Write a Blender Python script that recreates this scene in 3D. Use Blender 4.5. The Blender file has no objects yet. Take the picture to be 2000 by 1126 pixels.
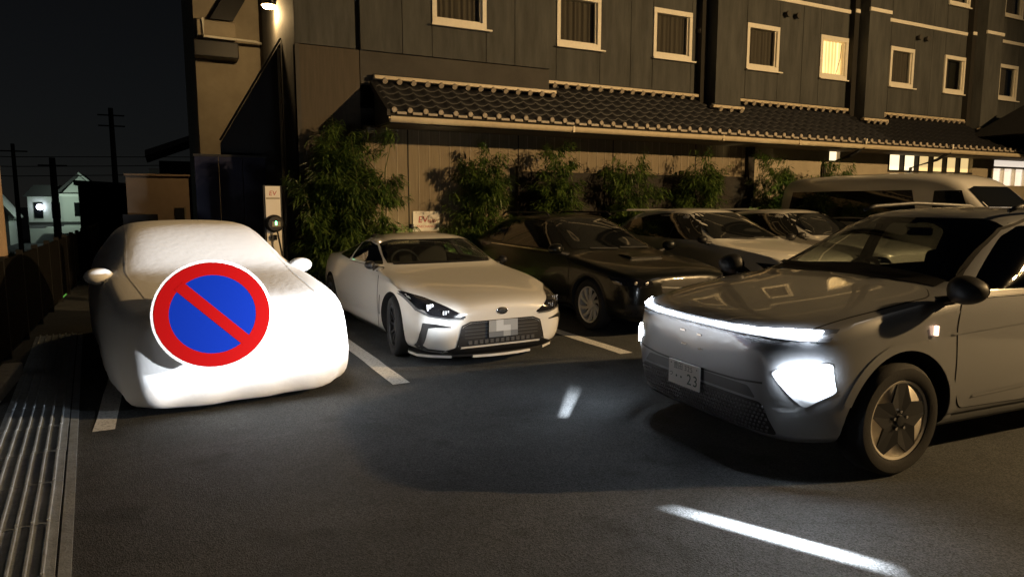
import bpy, bmesh, math, random
from mathutils import Vector, Matrix, Euler
from mathutils.bvhtree import BVHTree
from mathutils.geometry import delaunay_2d_cdt
R = math.radians
PI = math.pi
random.seed(11)
scene = bpy.context.scene
COL = scene.collection

# ------------------------------------------------------------------ camera
cam_d = bpy.data.cameras.new('camera'); cam = bpy.data.objects.new('camera', cam_d); COL.objects.link(cam)
cam_d.sensor_width = 36.0; cam_d.lens = 24.0; cam_d.clip_start = 0.05; cam_d.clip_end = 3000
cam.location = (0, 0, 1.61)
cam.rotation_euler = Euler((R(90 - 6.97), 0, R(-27.0)), 'XYZ')
scene.camera = cam

# ------------------------------------------------------------------ night sky and the one low warm light
FLOOD = Vector((16.0, -3.6, 6.6))                 # the car park's floodlight, on a pole behind the camera to the right
AZ = Vector((-.72, .69, 0)).normalized()          # the way its light travels over the ground
ELEV = R(48)                                      # a high weak moon
world = bpy.data.worlds.new('World'); scene.world = world; world.use_nodes = True
wn = world.node_tree; wn.nodes.clear()
sky = wn.nodes.new('ShaderNodeTexSky'); sky.sky_type = 'NISHITA'; sky.sun_disc = False; sky.dust_density = .1
sky.sun_elevation = ELEV; sky.sun_rotation = math.atan2(-AZ.x, -AZ.y)
hsv = wn.nodes.new('ShaderNodeHueSaturation'); hsv.inputs['Saturation'].default_value = .35
bgn = wn.nodes.new('ShaderNodeBackground'); bgn.inputs['Strength'].default_value = 0.0009
won = wn.nodes.new('ShaderNodeOutputWorld')
wn.links.new(sky.outputs['Color'], hsv.inputs['Color']); wn.links.new(hsv.outputs['Color'], bgn.inputs['Color']); wn.links.new(bgn.outputs[0], won.inputs['Surface'])
sun_d = bpy.data.lights.new('moon_sun', 'SUN'); sun_d.energy = .05; sun_d.angle = R(10); sun_d.color = (1.0, .92, .8)
sun = bpy.data.objects.new('moon_sun', sun_d); COL.objects.link(sun)
dirv = Vector((AZ.x * math.cos(ELEV), AZ.y * math.cos(ELEV), -math.sin(ELEV)))
sun.rotation_euler = dirv.to_track_quat('-Z', 'Y').to_euler(); sun.location = (16, -10, 9)
scene.view_settings.view_transform = 'Standard'; scene.view_settings.look = 'None'
scene.view_settings.exposure = 0.0; scene.view_settings.gamma = 1.0
scene.render.engine = 'CYCLES'
scene.cycles.use_denoising = True
scene.cycles.max_bounces = 8; scene.cycles.transparent_max_bounces = 12
scene.cycles.sample_clamp_indirect = 4.0
scene.cycles.caustics_reflective = False; scene.cycles.caustics_refractive = False

# ------------------------------------------------------------------ materials
MATS = {}
def mat(name, col=(.5, .5, .5), rough=.6, metal=0.0, coat=0.0, emit=None, estr=0.0, bump=0.0, bscale=60.0,
        var=0.0, vscale=4.0, spec=None, trans=0.0, ior=1.45, coatr=.04, obj=True, stretch=None, ridge=None):
    if name in MATS: return MATS[name]
    m = bpy.data.materials.new(name); m.use_nodes = True; MATS[name] = m
    nt = m.node_tree; b = nt.nodes['Principled BSDF']
    b.inputs['Base Color'].default_value = (*col, 1); b.inputs['Roughness'].default_value = rough
    b.inputs['Metallic'].default_value = metal; b.inputs['IOR'].default_value = ior
    if coat: b.inputs['Coat Weight'].default_value = coat; b.inputs['Coat Roughness'].default_value = coatr
    if trans: b.inputs['Transmission Weight'].default_value = trans
    if spec is not None: b.inputs['Specular IOR Level'].default_value = spec
    if emit: b.inputs['Emission Color'].default_value = (*emit, 1); b.inputs['Emission Strength'].default_value = estr
    if var or bump:
        tc = nt.nodes.new('ShaderNodeTexCoord'); src = tc.outputs['Object' if obj else 'Generated']
        if stretch:
            mp = nt.nodes.new('ShaderNodeMapping'); mp.inputs['Scale'].default_value = stretch
            nt.links.new(src, mp.inputs['Vector']); src = mp.outputs['Vector']
    if var:
        n = nt.nodes.new('ShaderNodeTexNoise'); n.inputs['Scale'].default_value = vscale; n.inputs['Detail'].default_value = 6; n.inputs['Roughness'].default_value = .65
        nt.links.new(src, n.inputs['Vector'])
        rp = nt.nodes.new('ShaderNodeValToRGB')
        rp.color_ramp.elements[0].position = .3; rp.color_ramp.elements[1].position = .7
        rp.color_ramp.elements[0].color = (*[max(0, c * (1 - var)) for c in col], 1)
        rp.color_ramp.elements[1].color = (*[min(1, c * (1 + var)) for c in col], 1)
        nt.links.new(n.outputs['Fac'], rp.inputs['Fac']); nt.links.new(rp.outputs['Color'], b.inputs['Base Color'])
    if bump:
        n2 = nt.nodes.new('ShaderNodeTexNoise'); n2.inputs['Scale'].default_value = bscale; n2.inputs['Detail'].default_value = 4
        nt.links.new(src, n2.inputs['Vector'])
        bp = nt.nodes.new('ShaderNodeBump'); bp.inputs['Strength'].default_value = bump; bp.inputs['Distance'].default_value = .01
        nt.links.new(n2.outputs['Fac'], bp.inputs['Height']); nt.links.new(bp.outputs['Normal'], b.inputs['Normal'])
    return m

def asphalt_mat():
    m = bpy.data.materials.new('asphalt'); m.use_nodes = True; nt = m.node_tree; b = nt.nodes['Principled BSDF']
    tc = nt.nodes.new('ShaderNodeTexCoord')
    big = nt.nodes.new('ShaderNodeTexNoise'); big.inputs['Scale'].default_value = .8; big.inputs['Detail'].default_value = 9; big.inputs['Roughness'].default_value = .68; big.inputs['Distortion'].default_value = .6
    vor = nt.nodes.new('ShaderNodeTexVoronoi'); vor.inputs['Scale'].default_value = 150.0; vor.inputs['Randomness'].default_value = 1
    fin = nt.nodes.new('ShaderNodeTexNoise'); fin.inputs['Scale'].default_value = 60; fin.inputs['Detail'].default_value = 5; fin.inputs['Roughness'].default_value = .75
    for n in (big, vor, fin): nt.links.new(tc.outputs['Object'], n.inputs['Vector'])
    r1 = nt.nodes.new('ShaderNodeValToRGB'); e = r1.color_ramp.elements
    e[0].position = .3; e[0].color = (.030, .0335, .037, 1); e[1].position = .72; e[1].color = (.072, .077, .083, 1)
    nt.links.new(big.outputs['Fac'], r1.inputs['Fac'])
    r2 = nt.nodes.new('ShaderNodeValToRGB'); e = r2.color_ramp.elements
    e[0].position = .15; e[0].color = (.45, .45, .45, 1); e[1].position = .85; e[1].color = (1.7, 1.7, 1.65, 1)
    nt.links.new(vor.outputs['Color'], r2.inputs['Fac'])
    mx = nt.nodes.new('ShaderNodeMix'); mx.data_type = 'RGBA'; mx.blend_type = 'MULTIPLY'; mx.inputs['Factor'].default_value = 1
    nt.links.new(r1.outputs['Color'], mx.inputs[6]); nt.links.new(r2.outputs['Color'], mx.inputs[7])
    # cracks where old patches meet, and dark drip stains
    wob = nt.nodes.new('ShaderNodeTexNoise'); wob.inputs['Scale'].default_value = 2.2; wob.inputs['Detail'].default_value = 6; nt.links.new(tc.outputs['Object'], wob.inputs['Vector'])
    wa = nt.nodes.new('ShaderNodeMix'); wa.data_type = 'VECTOR'; wa.inputs['Factor'].default_value = .16; nt.links.new(tc.outputs['Object'], wa.inputs[4]); nt.links.new(wob.outputs['Color'], wa.inputs[5])
    cr = nt.nodes.new('ShaderNodeTexVoronoi'); cr.feature = 'DISTANCE_TO_EDGE'; cr.inputs['Scale'].default_value = .42; nt.links.new(wa.outputs[1], cr.inputs['Vector'])
    cm = nt.nodes.new('ShaderNodeMapRange'); cm.inputs[1].default_value = .0; cm.inputs[2].default_value = .006; cm.inputs[3].default_value = .8; cm.inputs[4].default_value = 1.0; nt.links.new(cr.outputs['Distance'], cm.inputs[0])
    stn = nt.nodes.new('ShaderNodeTexNoise'); stn.inputs['Scale'].default_value = 1.7; stn.inputs['Detail'].default_value = 3; nt.links.new(tc.outputs['Object'], stn.inputs['Vector'])
    sm = nt.nodes.new('ShaderNodeMapRange'); sm.inputs[1].default_value = .60; sm.inputs[2].default_value = .72; sm.inputs[3].default_value = 1.0; sm.inputs[4].default_value = .5; nt.links.new(stn.outputs['Fac'], sm.inputs[0])
    mm = nt.nodes.new('ShaderNodeMath'); mm.operation = 'MULTIPLY'; nt.links.new(cm.outputs[0], mm.inputs[0]); nt.links.new(sm.outputs[0], mm.inputs[1])
    m2 = nt.nodes.new('ShaderNodeVectorMath'); m2.operation = 'SCALE'; nt.links.new(mx.outputs[2], m2.inputs[0]); nt.links.new(mm.outputs[0], m2.inputs['Scale'])
    nt.links.new(m2.outputs[0], b.inputs['Base Color'])
    ad = nt.nodes.new('ShaderNodeMath'); ad.operation = 'ADD'
    nt.links.new(vor.outputs['Distance'], ad.inputs[0]); nt.links.new(fin.outputs['Fac'], ad.inputs[1])
    bp = nt.nodes.new('ShaderNodeBump'); bp.inputs['Strength'].default_value = .6; bp.inputs['Distance'].default_value = .004
    nt.links.new(ad.outputs[0], bp.inputs['Height']); nt.links.new(bp.outputs['Normal'], b.inputs['Normal'])
    b.inputs['Roughness'].default_value = .82; b.inputs['Specular IOR Level'].default_value = .35
    MATS['asphalt'] = m; return m

def worn_paint_mat():
    m = bpy.data.materials.new('worn_paint'); m.use_nodes = True; nt = m.node_tree; b = nt.nodes['Principled BSDF']
    tc = nt.nodes.new('ShaderNodeTexCoord')
    n = nt.nodes.new('ShaderNodeTexNoise'); n.inputs['Scale'].default_value = 45; n.inputs['Detail'].default_value = 6; n.inputs['Roughness'].default_value = .7
    nt.links.new(tc.outputs['Object'], n.inputs['Vector'])
    r = nt.nodes.new('ShaderNodeValToRGB'); e = r.color_ramp.elements
    e[0].position = .33; e[0].color = (.25, .25, .25, 1); e[1].position = .5; e[1].color = (.72, .72, .7, 1)
    nt.links.new(n.outputs['Fac'], r.inputs['Fac']); nt.links.new(r.outputs['Color'], b.inputs['Base Color'])
    b.inputs['Roughness'].default_value = .7
    bp = nt.nodes.new('ShaderNodeBump'); bp.inputs['Strength'].default_value = .5; bp.inputs['Distance'].default_value = .004
    nt.links.new(n.outputs['Fac'], bp.inputs['Height']); nt.links.new(bp.outputs['Normal'], b.inputs['Normal'])
    MATS['worn_paint'] = m; return m

asphalt_mat(); worn_paint_mat()
mat('concrete', (.33, .32, .30), .85, bump=.5, bscale=40, var=.25, vscale=9)
mat('steel_lid', (.34, .38, .42), .5, metal=.35, bump=.4, bscale=70, var=.25, vscale=11)
mat('soil', (.035, .03, .022), .95, bump=.8, bscale=25, var=.3)
mat('wall_dark', (.064, .066, .063), .85, bump=.35, bscale=90, var=.34, vscale=2.2, stretch=(2.5, 2.5, .4))
mat('wall_base', (.062, .058, .052), .85, bump=.3, bscale=90, var=.2, vscale=2)
mat('board', (.21, .17, .115), .75, bump=.25, bscale=40, var=.16, vscale=3, stretch=(8, 8, .6))
mat('batten', (.34, .29, .22), .7)  # board colour lightened, painting the light the proud edges catch
mat('plaster', (.36, .31, .23), .85, bump=.3, bscale=60, var=.15, vscale=2)
mat('base_board', (.075, .062, .046), .8, bump=.25, bscale=40, var=.16, vscale=3, stretch=(8, 8, .6))
mat('joint', (.02, .018, .015), .9)
mat('frame_cream', (.78, .74, .64), .5, var=.06, vscale=20)
mat('tile', (.012, .012, .0135), .6, bump=.3, bscale=50, var=.35, vscale=7)
mat('tile_cap_lit', (.34, .30, .25), .55, bump=.3, bscale=50, var=.25, vscale=9)  # same tile as the roof, its lit faces painted lighter
mat('gutter', (.55, .47, .34), .45, var=.12, vscale=6)
mat('soffit', (.10, .085, .06), .8)
mat('curtain', (.17, .14, .12), .9)
mat('pane_lit', (.8, .7, .5), .4, emit=(1, .70, .30), estr=.85)
mat('pane_bright', (.9, .85, .75), .4, emit=(1, .80, .48), estr=1.6)
mat('pane_white', (.9, .88, .85), .4, emit=(1, .86, .72), estr=.75)
mat('dark_wood', (.018, .015, .012), .8, bump=.4, bscale=30, var=.3)
mat('fence_black', (.007, .0065, .006), .9, spec=.1, bump=.3, bscale=20, var=.3)
mat('metal_dark', (.03, .03, .032), .5, metal=.3)
mat('pipe', (.32, .28, .20), .45)
mat('blue_sheet', (.003, .006, .045), .55, bump=.3, bscale=6)
mat('shed', (.42, .31, .22), .8, var=.15, vscale=1.5)
mat('house_white', (.55, .58, .55), .8)
mat('house_roof', (.04, .04, .042), .7)
mat('leaf_far', (.04, .07, .02), .7, var=.4, vscale=2)
mat('pole', (.012, .011, .010), .9)
mat('paint_white', (.66, .655, .63), .32, coat=1.0)
mat('paint_pearl', (.27, .28, .30), .34, metal=.3, coat=1.0)
mat('paint_black', (.006, .007, .0065), .3, coat=.35, spec=.3)
mat('paint_silver', (.62, .61, .59), .32, metal=.2, coat=1.0)
mat('trim_black', (.012, .012, .013), .5)
mat('trim_grey', (.06, .062, .066), .5)
mat('seam', (.004, .004, .004), .9)
mat('glass_dark', (.006, .007, .008), .03, spec=.6, coat=.5)
mat('interior', (.014, .014, .015), .8)
mat('interior_light', (.22, .21, .18), .8)
mat('tyre', (.012, .012, .013), .8, bump=.2, bscale=80)
mat('alloy', (.66, .62, .55), .34, metal=.35, coat=.5)
mat('alloy_dark', (.02, .021, .024), .35, coat=.4)
mat('chrome', (.75, .75, .76), .12, metal=1.0)
mat('lamp_housing', (.012, .012, .014), .12, coat=1.0)
mat('lamp_cell', (.75, .76, .8), .15, metal=.9)
mat('plate', (.72, .72, .70), .45)
mat('plate_ink', (.02, .07, .05), .5)
mat('plate_ink_pale', (.16, .20, .19), .5)
mat('plate_grey', (.30, .33, .37), .5)
mat('plate_pale', (.5, .55, .62), .5)
mat('plate_shade', (.14, .16, .19), .5)
mat('cover', (.90, .90, .90), .75, bump=.25, bscale=14)
mat('sign_white', (.9, .9, .9), .4)
mat('sign_red', (.21, .0005, .0005), .6, spec=.1)
mat('sign_blue', (.0003, .013, .165), .6, spec=.1)
mat('sign_rim', (.45, .45, .45), .4)
mat('ev_panel', (.78, .74, .68), .5)
mat('ev_red', (.42, .02, .02), .5)
mat('led_green', (.1, .9, .4), .4, emit=(.15, 1, .45), estr=9)
mat('led_white', (1, 1, 1), .4, emit=(.84, .91, 1.0), estr=55)
mat('headlamp_lit', (1, 1, 1), .4, emit=(.86, .93, 1.0), estr=120)
mat('marker_glint', (1, .8, .7), .4, emit=(1, .62, .42), estr=3)  # fender marker; a reflection painted as its own glow
mat('red_lit', (1, .2, .1), .4, emit=(1, .12, .05), estr=4)
mat('bulb_warm', (1, .8, .5), .4, emit=(1, .62, .22), estr=40)
mat('bulb_lamp', (1, .9, .7), .4, emit=(1, .80, .45), estr=30)
mat('flood_lit', (1, .8, .5), .4, emit=(1, .66, .30), estr=160)
mat('house_lamp', (1, 1, 1), .4, emit=(.8, .85, 1), estr=14)
mat('green_post', (.25, .6, .12), .5, emit=(.25, .8, .12), estr=.35)  # post is no lamp; its brightness is put in as own glow
mat('stem', (.09, .10, .035), .6)

def leaf_mat(name, c1, c2):
    m = bpy.data.materials.new(name); m.use_nodes = True; nt = m.node_tree; b = nt.nodes['Principled BSDF']
    g = nt.nodes.new('ShaderNodeNewGeometry'); r = nt.nodes.new('ShaderNodeValToRGB'); e = r.color_ramp.elements
    e[0].color = (*c1, 1); e[1].color = (*c2, 1)
    nt.links.new(g.outputs['Random Per Island'], r.inputs['Fac']); nt.links.new(r.outputs['Color'], b.inputs['Base Color'])
    b.inputs['Roughness'].default_value = .5
    t = nt.nodes.new('ShaderNodeBsdfTranslucent'); nt.links.new(r.outputs['Color'], t.inputs['Color'])
    mx = nt.nodes.new('ShaderNodeMixShader'); mx.inputs['Fac'].default_value = .35
    out = nt.nodes['Material Output']
    nt.links.new(b.outputs[0], mx.inputs[1]); nt.links.new(t.outputs[0], mx.inputs[2]); nt.links.new(mx.outputs[0], out.inputs['Surface'])
    MATS[name] = m
leaf_mat('bamboo_leaf', (.03, .075, .018), (.15, .22, .045))

def halo_mat():
    # painted halo on the lamp unit: glow fades from the lens to the rim
    m = bpy.data.materials.new('lamp_halo'); m.use_nodes = True; nt = m.node_tree; b = nt.nodes['Principled BSDF']
    b.inputs['Base Color'].default_value = (.5, .52, .55, 1); b.inputs['Roughness'].default_value = .2; b.inputs['Coat Weight'].default_value = 1
    tc = nt.nodes.new('ShaderNodeTexCoord'); ab = nt.nodes.new('ShaderNodeVectorMath'); ab.operation = 'ABSOLUTE'; nt.links.new(tc.outputs['Object'], ab.inputs[0])
    ds = nt.nodes.new('ShaderNodeVectorMath'); ds.operation = 'DISTANCE'; ds.inputs[1].default_value = (.58, .775, .645); nt.links.new(ab.outputs[0], ds.inputs[0])
    mr = nt.nodes.new('ShaderNodeMapRange'); mr.inputs[1].default_value = .06; mr.inputs[2].default_value = .17; mr.inputs[3].default_value = 6; mr.inputs[4].default_value = 0; mr.interpolation_type = 'SMOOTHSTEP'
    nt.links.new(ds.outputs['Value'], mr.inputs[0]); b.inputs['Emission Color'].default_value = (.8, .9, 1, 1); nt.links.new(mr.outputs[0], b.inputs['Emission Strength'])
    MATS['lamp_halo'] = m
halo_mat()
def glass_mat(name='car_glass', tint=(.46, .49, .46)):
    m = bpy.data.materials.new(name); m.use_nodes = True; nt = m.node_tree; nt.nodes.clear()
    o = nt.nodes.new('ShaderNodeOutputMaterial'); t = nt.nodes.new('ShaderNodeBsdfTransparent'); t.inputs['Color'].default_value = (*tint, 1)
    gl = nt.nodes.new('ShaderNodeBsdfGlossy'); gl.inputs['Roughness'].default_value = .02; gl.inputs['Color'].default_value = (.95, .97, 1, 1)
    lw_ = nt.nodes.new('ShaderNodeLayerWeight'); lw_.inputs['Blend'].default_value = .5
    pw = nt.nodes.new('ShaderNodeMath'); pw.operation = 'POWER'; pw.inputs[1].default_value = 4.0; nt.links.new(lw_.outputs['Facing'], pw.inputs[0])
    ma = nt.nodes.new('ShaderNodeMath'); ma.operation = 'MULTIPLY_ADD'; ma.inputs[1].default_value = .9; ma.inputs[2].default_value = .06; nt.links.new(pw.outputs[0], ma.inputs[0])
    mx = nt.nodes.new('ShaderNodeMixShader')
    nt.links.new(ma.outputs[0], mx.inputs[0]); nt.links.new(t.outputs[0], mx.inputs[1]); nt.links.new(gl.outputs[0], mx.inputs[2]); nt.links.new(mx.outputs[0], o.inputs['Surface'])
    MATS[name] = m
glass_mat(); glass_mat('pane_glass', (.85, .87, .85)); glass_mat('clear_glass', (.76, .80, .76))

def curtain_lit_mat():
    m = bpy.data.materials.new('curtain_lit'); m.use_nodes = True; nt = m.node_tree; b = nt.nodes['Principled BSDF']
    tc = nt.nodes.new('ShaderNodeTexCoord'); w = nt.nodes.new('ShaderNodeTexWave'); w.bands_direction = 'X'; w.inputs['Scale'].default_value = 2.6; w.inputs['Distortion'].default_value = 1.2; w.inputs['Detail'].default_value = 2; w.inputs['Detail Scale'].default_value = .6
    nt.links.new(tc.outputs['Object'], w.inputs['Vector'])
    r = nt.nodes.new('ShaderNodeMapRange'); r.inputs[3].default_value = .45; r.inputs[4].default_value = 1.5; nt.links.new(w.outputs['Fac'], r.inputs[0])  # bands paint the light and shade of the folds into the glow
    b.inputs['Base Color'].default_value = (.7, .55, .3, 1); b.inputs['Emission Color'].default_value = (1, .70, .30, 1); nt.links.new(r.outputs[0], b.inputs['Emission Strength'])
    MATS['curtain_lit'] = m
curtain_lit_mat()
# ------------------------------------------------------------------ helpers
def link_mesh(name, me, m, parent=None, loc=None, smooth=False, sharp=None):
    o = bpy.data.objects.new(name, me); COL.objects.link(o)
    if m is not None and not any(me.materials): me.materials.clear(); me.materials.append(MATS[m] if isinstance(m, str) else m)
    if parent is not None: o.parent = parent
    if loc is not None: o.location = loc
    if smooth:
        for p in me.polygons: p.use_smooth = True
        if sharp: me.set_sharp_from_angle(angle=R(sharp))
    return o
def bm_obj(name, bm, m, parent=None, smooth=False, sharp=None):
    me = bpy.data.meshes.new(name); bmesh.ops.recalc_face_normals(bm, faces=bm.faces[:]); bm.to_mesh(me); bm.free()
    return link_mesh(name, me, m, parent, None, smooth, sharp)
def pd_obj(name, v, f, m, parent=None, smooth=False, sharp=None):
    me = bpy.data.meshes.new(name); me.from_pydata(v, [], f); me.update()
    return link_mesh(name, me, m, parent, None, smooth, sharp)
def empty(name, loc=(0, 0, 0), rz=0.0):
    o = bpy.data.objects.new(name, None); COL.objects.link(o); o.location = loc; o.rotation_euler = (0, 0, rz); o.empty_display_size = .2
    return o
def tag(o, label=None, cat=None, group=None, kind=None):
    if label: o['label'] = label
    if cat: o['category'] = cat
    if group: o['group'] = group
    if kind: o['kind'] = kind
    return o
def add_box(bm, x0, x1, y0, y1, z0, z1, bev=0.0):
    r = bmesh.ops.create_cube(bm, size=1.0)
    for v in r['verts']:
        v.co = Vector(((x0 + x1) / 2 + v.co.x * (x1 - x0), (y0 + y1) / 2 + v.co.y * (y1 - y0), (z0 + z1) / 2 + v.co.z * (z1 - z0)))
    if bev:
        es = list({e for v in r['verts'] for e in v.link_edges})
        bmesh.ops.bevel(bm, geom=es, offset=bev, segments=2, affect='EDGES', profile=.5)
    return r['verts']
def box(name, x0, x1, y0, y1, z0, z1, m, parent=None, bev=0.0):
    bm = bmesh.new(); add_box(bm, x0, x1, y0, y1, z0, z1, bev); return bm_obj(name, bm, m, parent)
def add_tube(bm, pts, rad, n=8, cap=True):
    pts = [Vector(p) for p in pts]; rads = rad if isinstance(rad, (list, tuple)) else [rad] * len(pts)
    rings = []
    for i, p in enumerate(pts):
        d = (pts[min(i + 1, len(pts) - 1)] - pts[max(i - 1, 0)]).normalized()
        a = d.orthogonal().normalized() if abs(d.z) > .95 else d.cross(Vector((0, 0, 1))).normalized()
        b = d.cross(a).normalized()
        rings.append([bm.verts.new(p + (a * math.cos(2 * PI * k / n) + b * math.sin(2 * PI * k / n)) * rads[i]) for k in range(n)])
    for r0, r1 in zip(rings, rings[1:]):
        for k in range(n): bm.faces.new((r0[k], r0[(k + 1) % n], r1[(k + 1) % n], r1[k]))
    if cap:
        bm.faces.new(rings[0]); bm.faces.new(rings[-1])
def tube(name, pts, rad, m, parent=None, n=8):
    bm = bmesh.new(); add_tube(bm, pts, rad, n); return bm_obj(name, bm, m, parent, True, 50)
def prism(poly, axis, a, b):
    """closed prism bmesh; poly in the two other axes: axis x -> (y,z), y -> (x,z), z -> (x,y)"""
    bm = bmesh.new()
    def P(u, v, t): return {'x': (t, u, v), 'y': (u, t, v), 'z': (u, v, t)}[axis]
    lo = [bm.verts.new(P(u, v, a)) for u, v in poly]; hi = [bm.verts.new(P(u, v, b)) for u, v in poly]
    bm.faces.new(lo); bm.faces.new(hi); n = len(poly)
    for i in range(n): bm.faces.new((lo[i], lo[(i + 1) % n], hi[(i + 1) % n], hi[i]))
    bmesh.ops.recalc_face_normals(bm, faces=bm.faces[:]); return bm
def prism_obj(name, poly, axis, a, b, m, parent=None): return bm_obj(name, prism(poly, axis, a, b), m, parent)
def lathe(prof, n=32, axis='y', caps=True):
    """prof: list of (offset along axis, radius)"""
    bm = bmesh.new(); rings = []
    for t, r in prof:
        ring = []
        for k in range(n):
            a = 2 * PI * k / n; c, s = r * math.cos(a), r * math.sin(a)
            ring.append(bm.verts.new({'y': (c, t, s), 'x': (t, c, s), 'z': (c, s, t)}[axis]))
        rings.append(ring)
    for r0, r1 in zip(rings, rings[1:]):
        for k in range(n): bm.faces.new((r0[k], r0[(k + 1) % n], r1[(k + 1) % n], r1[k]))
    if caps and prof[0][1] > 1e-4: bm.faces.new(rings[0])
    if caps and prof[-1][1] > 1e-4: bm.faces.new(rings[-1])
    bmesh.ops.remove_doubles(bm, verts=bm.verts[:], dist=1e-5)
    return bm
def text_mesh(body, size, extrude=.001, align='CENTER', shear=0.0):
    c = bpy.data.curves.new('lettering', 'FONT'); c.body = body; c.size = size; c.extrude = extrude; c.align_x = align; c.align_y = 'CENTER'; c.shear = shear
    o = bpy.data.objects.new('lettering', c); COL.objects.link(o)
    dg = bpy.context.evaluated_depsgraph_get(); me = bpy.data.meshes.new_from_object(o.evaluated_get(dg))
    bpy.data.objects.remove(o); bpy.data.curves.remove(c)
    return me
def text_obj(name, body, size, m, parent, mw, extrude=.001, align='CENTER', shear=0.0):
    """mw: matrix placing the text (x right, y up, z towards the reader)"""
    me = text_mesh(body, size, extrude, align, shear); me.transform(mw); me.materials.clear()
    return link_mesh(name, me, m, parent)
def facing(origin, right, up):
    r = Vector(right).normalized(); u = Vector(up).normalized(); n = r.cross(u)
    M = Matrix(((r.x, u.x, n.x, origin[0]), (r.y, u.y, n.y, origin[1]), (r.z, u.z, n.z, origin[2]), (0, 0, 0, 1))); return M
def spot(name, loc, target, power, size, blend, col, parent=None, radius=.03, cutoff=None):
    d = bpy.data.lights.new(name, 'SPOT'); d.energy = power; d.spot_size = R(size); d.spot_blend = blend; d.color = col; d.shadow_soft_size = radius
    o = bpy.data.objects.new(name, d); COL.objects.link(o); o.location = loc
    o.rotation_euler = (Vector(target) - Vector(loc)).to_track_quat('-Z', 'Y').to_euler()
    if parent is not None: o.parent = parent
    if cutoff:                                     # beam shaped into a band: dark below and above the cut-off
        d.use_nodes = True; nt = d.node_tree; em = nt.nodes['Emission']
        tc = nt.nodes.new('ShaderNodeTexCoord'); sp = nt.nodes.new('ShaderNodeSeparateXYZ'); nt.links.new(tc.outputs['Normal'], sp.inputs[0])
        a = nt.nodes.new('ShaderNodeMapRange'); a.inputs[1].default_value = cutoff[0] - .08; a.inputs[2].default_value = cutoff[0] + .02; a.interpolation_type = 'SMOOTHSTEP'
        b = nt.nodes.new('ShaderNodeMapRange'); b.inputs[1].default_value = cutoff[1] + .1; b.inputs[2].default_value = cutoff[1] - .1; b.interpolation_type = 'SMOOTHSTEP'
        m = nt.nodes.new('ShaderNodeMath'); m.operation = 'MULTIPLY'
        for q in (a, b): nt.links.new(sp.outputs['Y'], q.inputs[0])
        nt.links.new(a.outputs[0], m.inputs[0]); nt.links.new(b.outputs[0], m.inputs[1]); nt.links.new(m.outputs[0], em.inputs['Strength'])
    return o
# ================================================================== SETTING
def make_ground():
    xs = [-900, -300, -120, -60, -30, -12, -6, -3, -1.78, -1.62, 0, 4, 10, 20, 35, 60, 120, 300, 900]
    ys = [-300, -60, -20, -6, 0, 4, 8, 12, 18, 25, 40, 60, 100, 200, 500, 1500]
    v = []; f = []
    for y in ys:
        for x in xs: v.append((x, y, 0.0 if x > -1.7 else -3.0))
    n = len(xs)
    for j in range(len(ys) - 1):
        for i in range(n - 1): f.append((j * n + i, j * n + i + 1, (j + 1) * n + i + 1, (j + 1) * n + i))
    return tag(pd_obj('ground', v, f, 'asphalt'), kind='structure')
make_ground()

def paint_line(x0, x1, y0, y1, skew=0.0, label='white painted bay line', z=.004):
    v = []; n = 14
    for k in range(n + 1):
        y = y0 + (y1 - y0) * k / n
        v += [(x0 + random.uniform(-.006, .006), y, z), (x1 + random.uniform(-.006, .006), y, z)]
    o = pd_obj('bay_line', v, [(2 * k, 2 * k + 1, 2 * k + 3, 2 * k + 2) for k in range(n)], 'worn_paint')
    return tag(o, kind='structure')
paint_line(-.53, -.39, 5.56, 10.6); paint_line(1.77, 1.93, 5.84, 10.8); paint_line(4.36, 4.52, 5.95, 10.8); paint_line(6.95, 7.10, 5.95, 10.8); paint_line(9.5, 9.65, 5.95, 10.8)
# planting strip along the wall
pd = box('planting_bed', 1.2, 24.5, 10.98, 12.06, .0, .09, 'soil'); tag(pd, kind='structure')
for i in range(24):
    k = box('kerb_stone', 1.2 + i * .97, 1.2 + i * .97 + .96, 10.86, 10.97, 0, .12, 'concrete', pd, .01)

# ribbed lids over the drain, each one a piece
dr = empty('drain_channel', (-.36, 1.6, 0), R(4.6)); tag(dr, kind='structure')
def lid_mesh():
    bm = bmesh.new()
    add_box(bm, -.21, .21, 0, .592, -.02, .012)
    for k in range(6):
        x = -.165 + k * .066
        r = add_box(bm, x - .008, x + .008, .004, .588, .0125, .030, .004)
    me = bpy.data.meshes.new('drain_lid'); bmesh.ops.recalc_face_normals(bm, faces=bm.faces[:]); bm.to_mesh(me); bm.free(); me.materials.append(MATS['steel_lid']); return me
lm = lid_mesh()
for k in range(14):
    o = bpy.data.objects.new('drain_lid', lm); COL.objects.link(o); o.parent = dr
    o.location = (-.21 + random.uniform(-.003, .003), k * .6, .004 + random.uniform(0, .003)); o.rotation_euler = (0, 0, R(random.uniform(-.25, .25)))
box('channel_edge', .012, .062, 0, 8.4, -.02, .010, 'steel_lid', dr)
# low kerb and black fence on the left edge
kb = empty('edge_kerb', (0, 0, 0)); tag(kb, kind='structure')
for k in range(4):
    box('kerb_block', -1.36 - k * .02, -1.20 - k * .02, 2.2 + k * 1.4, 3.59 + k * 1.4, 0, .13, 'concrete', kb, .015)
fe = empty('boundary_fence', (-1.5, 6.3, 0)); tag(fe, 'black solid boundary fence along the drain channel beside the covered car', 'fence')
for k in range(15):
    y = k * 1.2
    o = box('fence_panel', -.02 - k * .015, .02 - k * .015, y + .03, y + 1.17, .08, 1.03, 'fence_black', fe)
    if k: 
        box('post', -.03 - k * .015, .035 - k * .015, y - .03, y + .03, 0, 1.08, 'metal_dark', fe)
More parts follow.
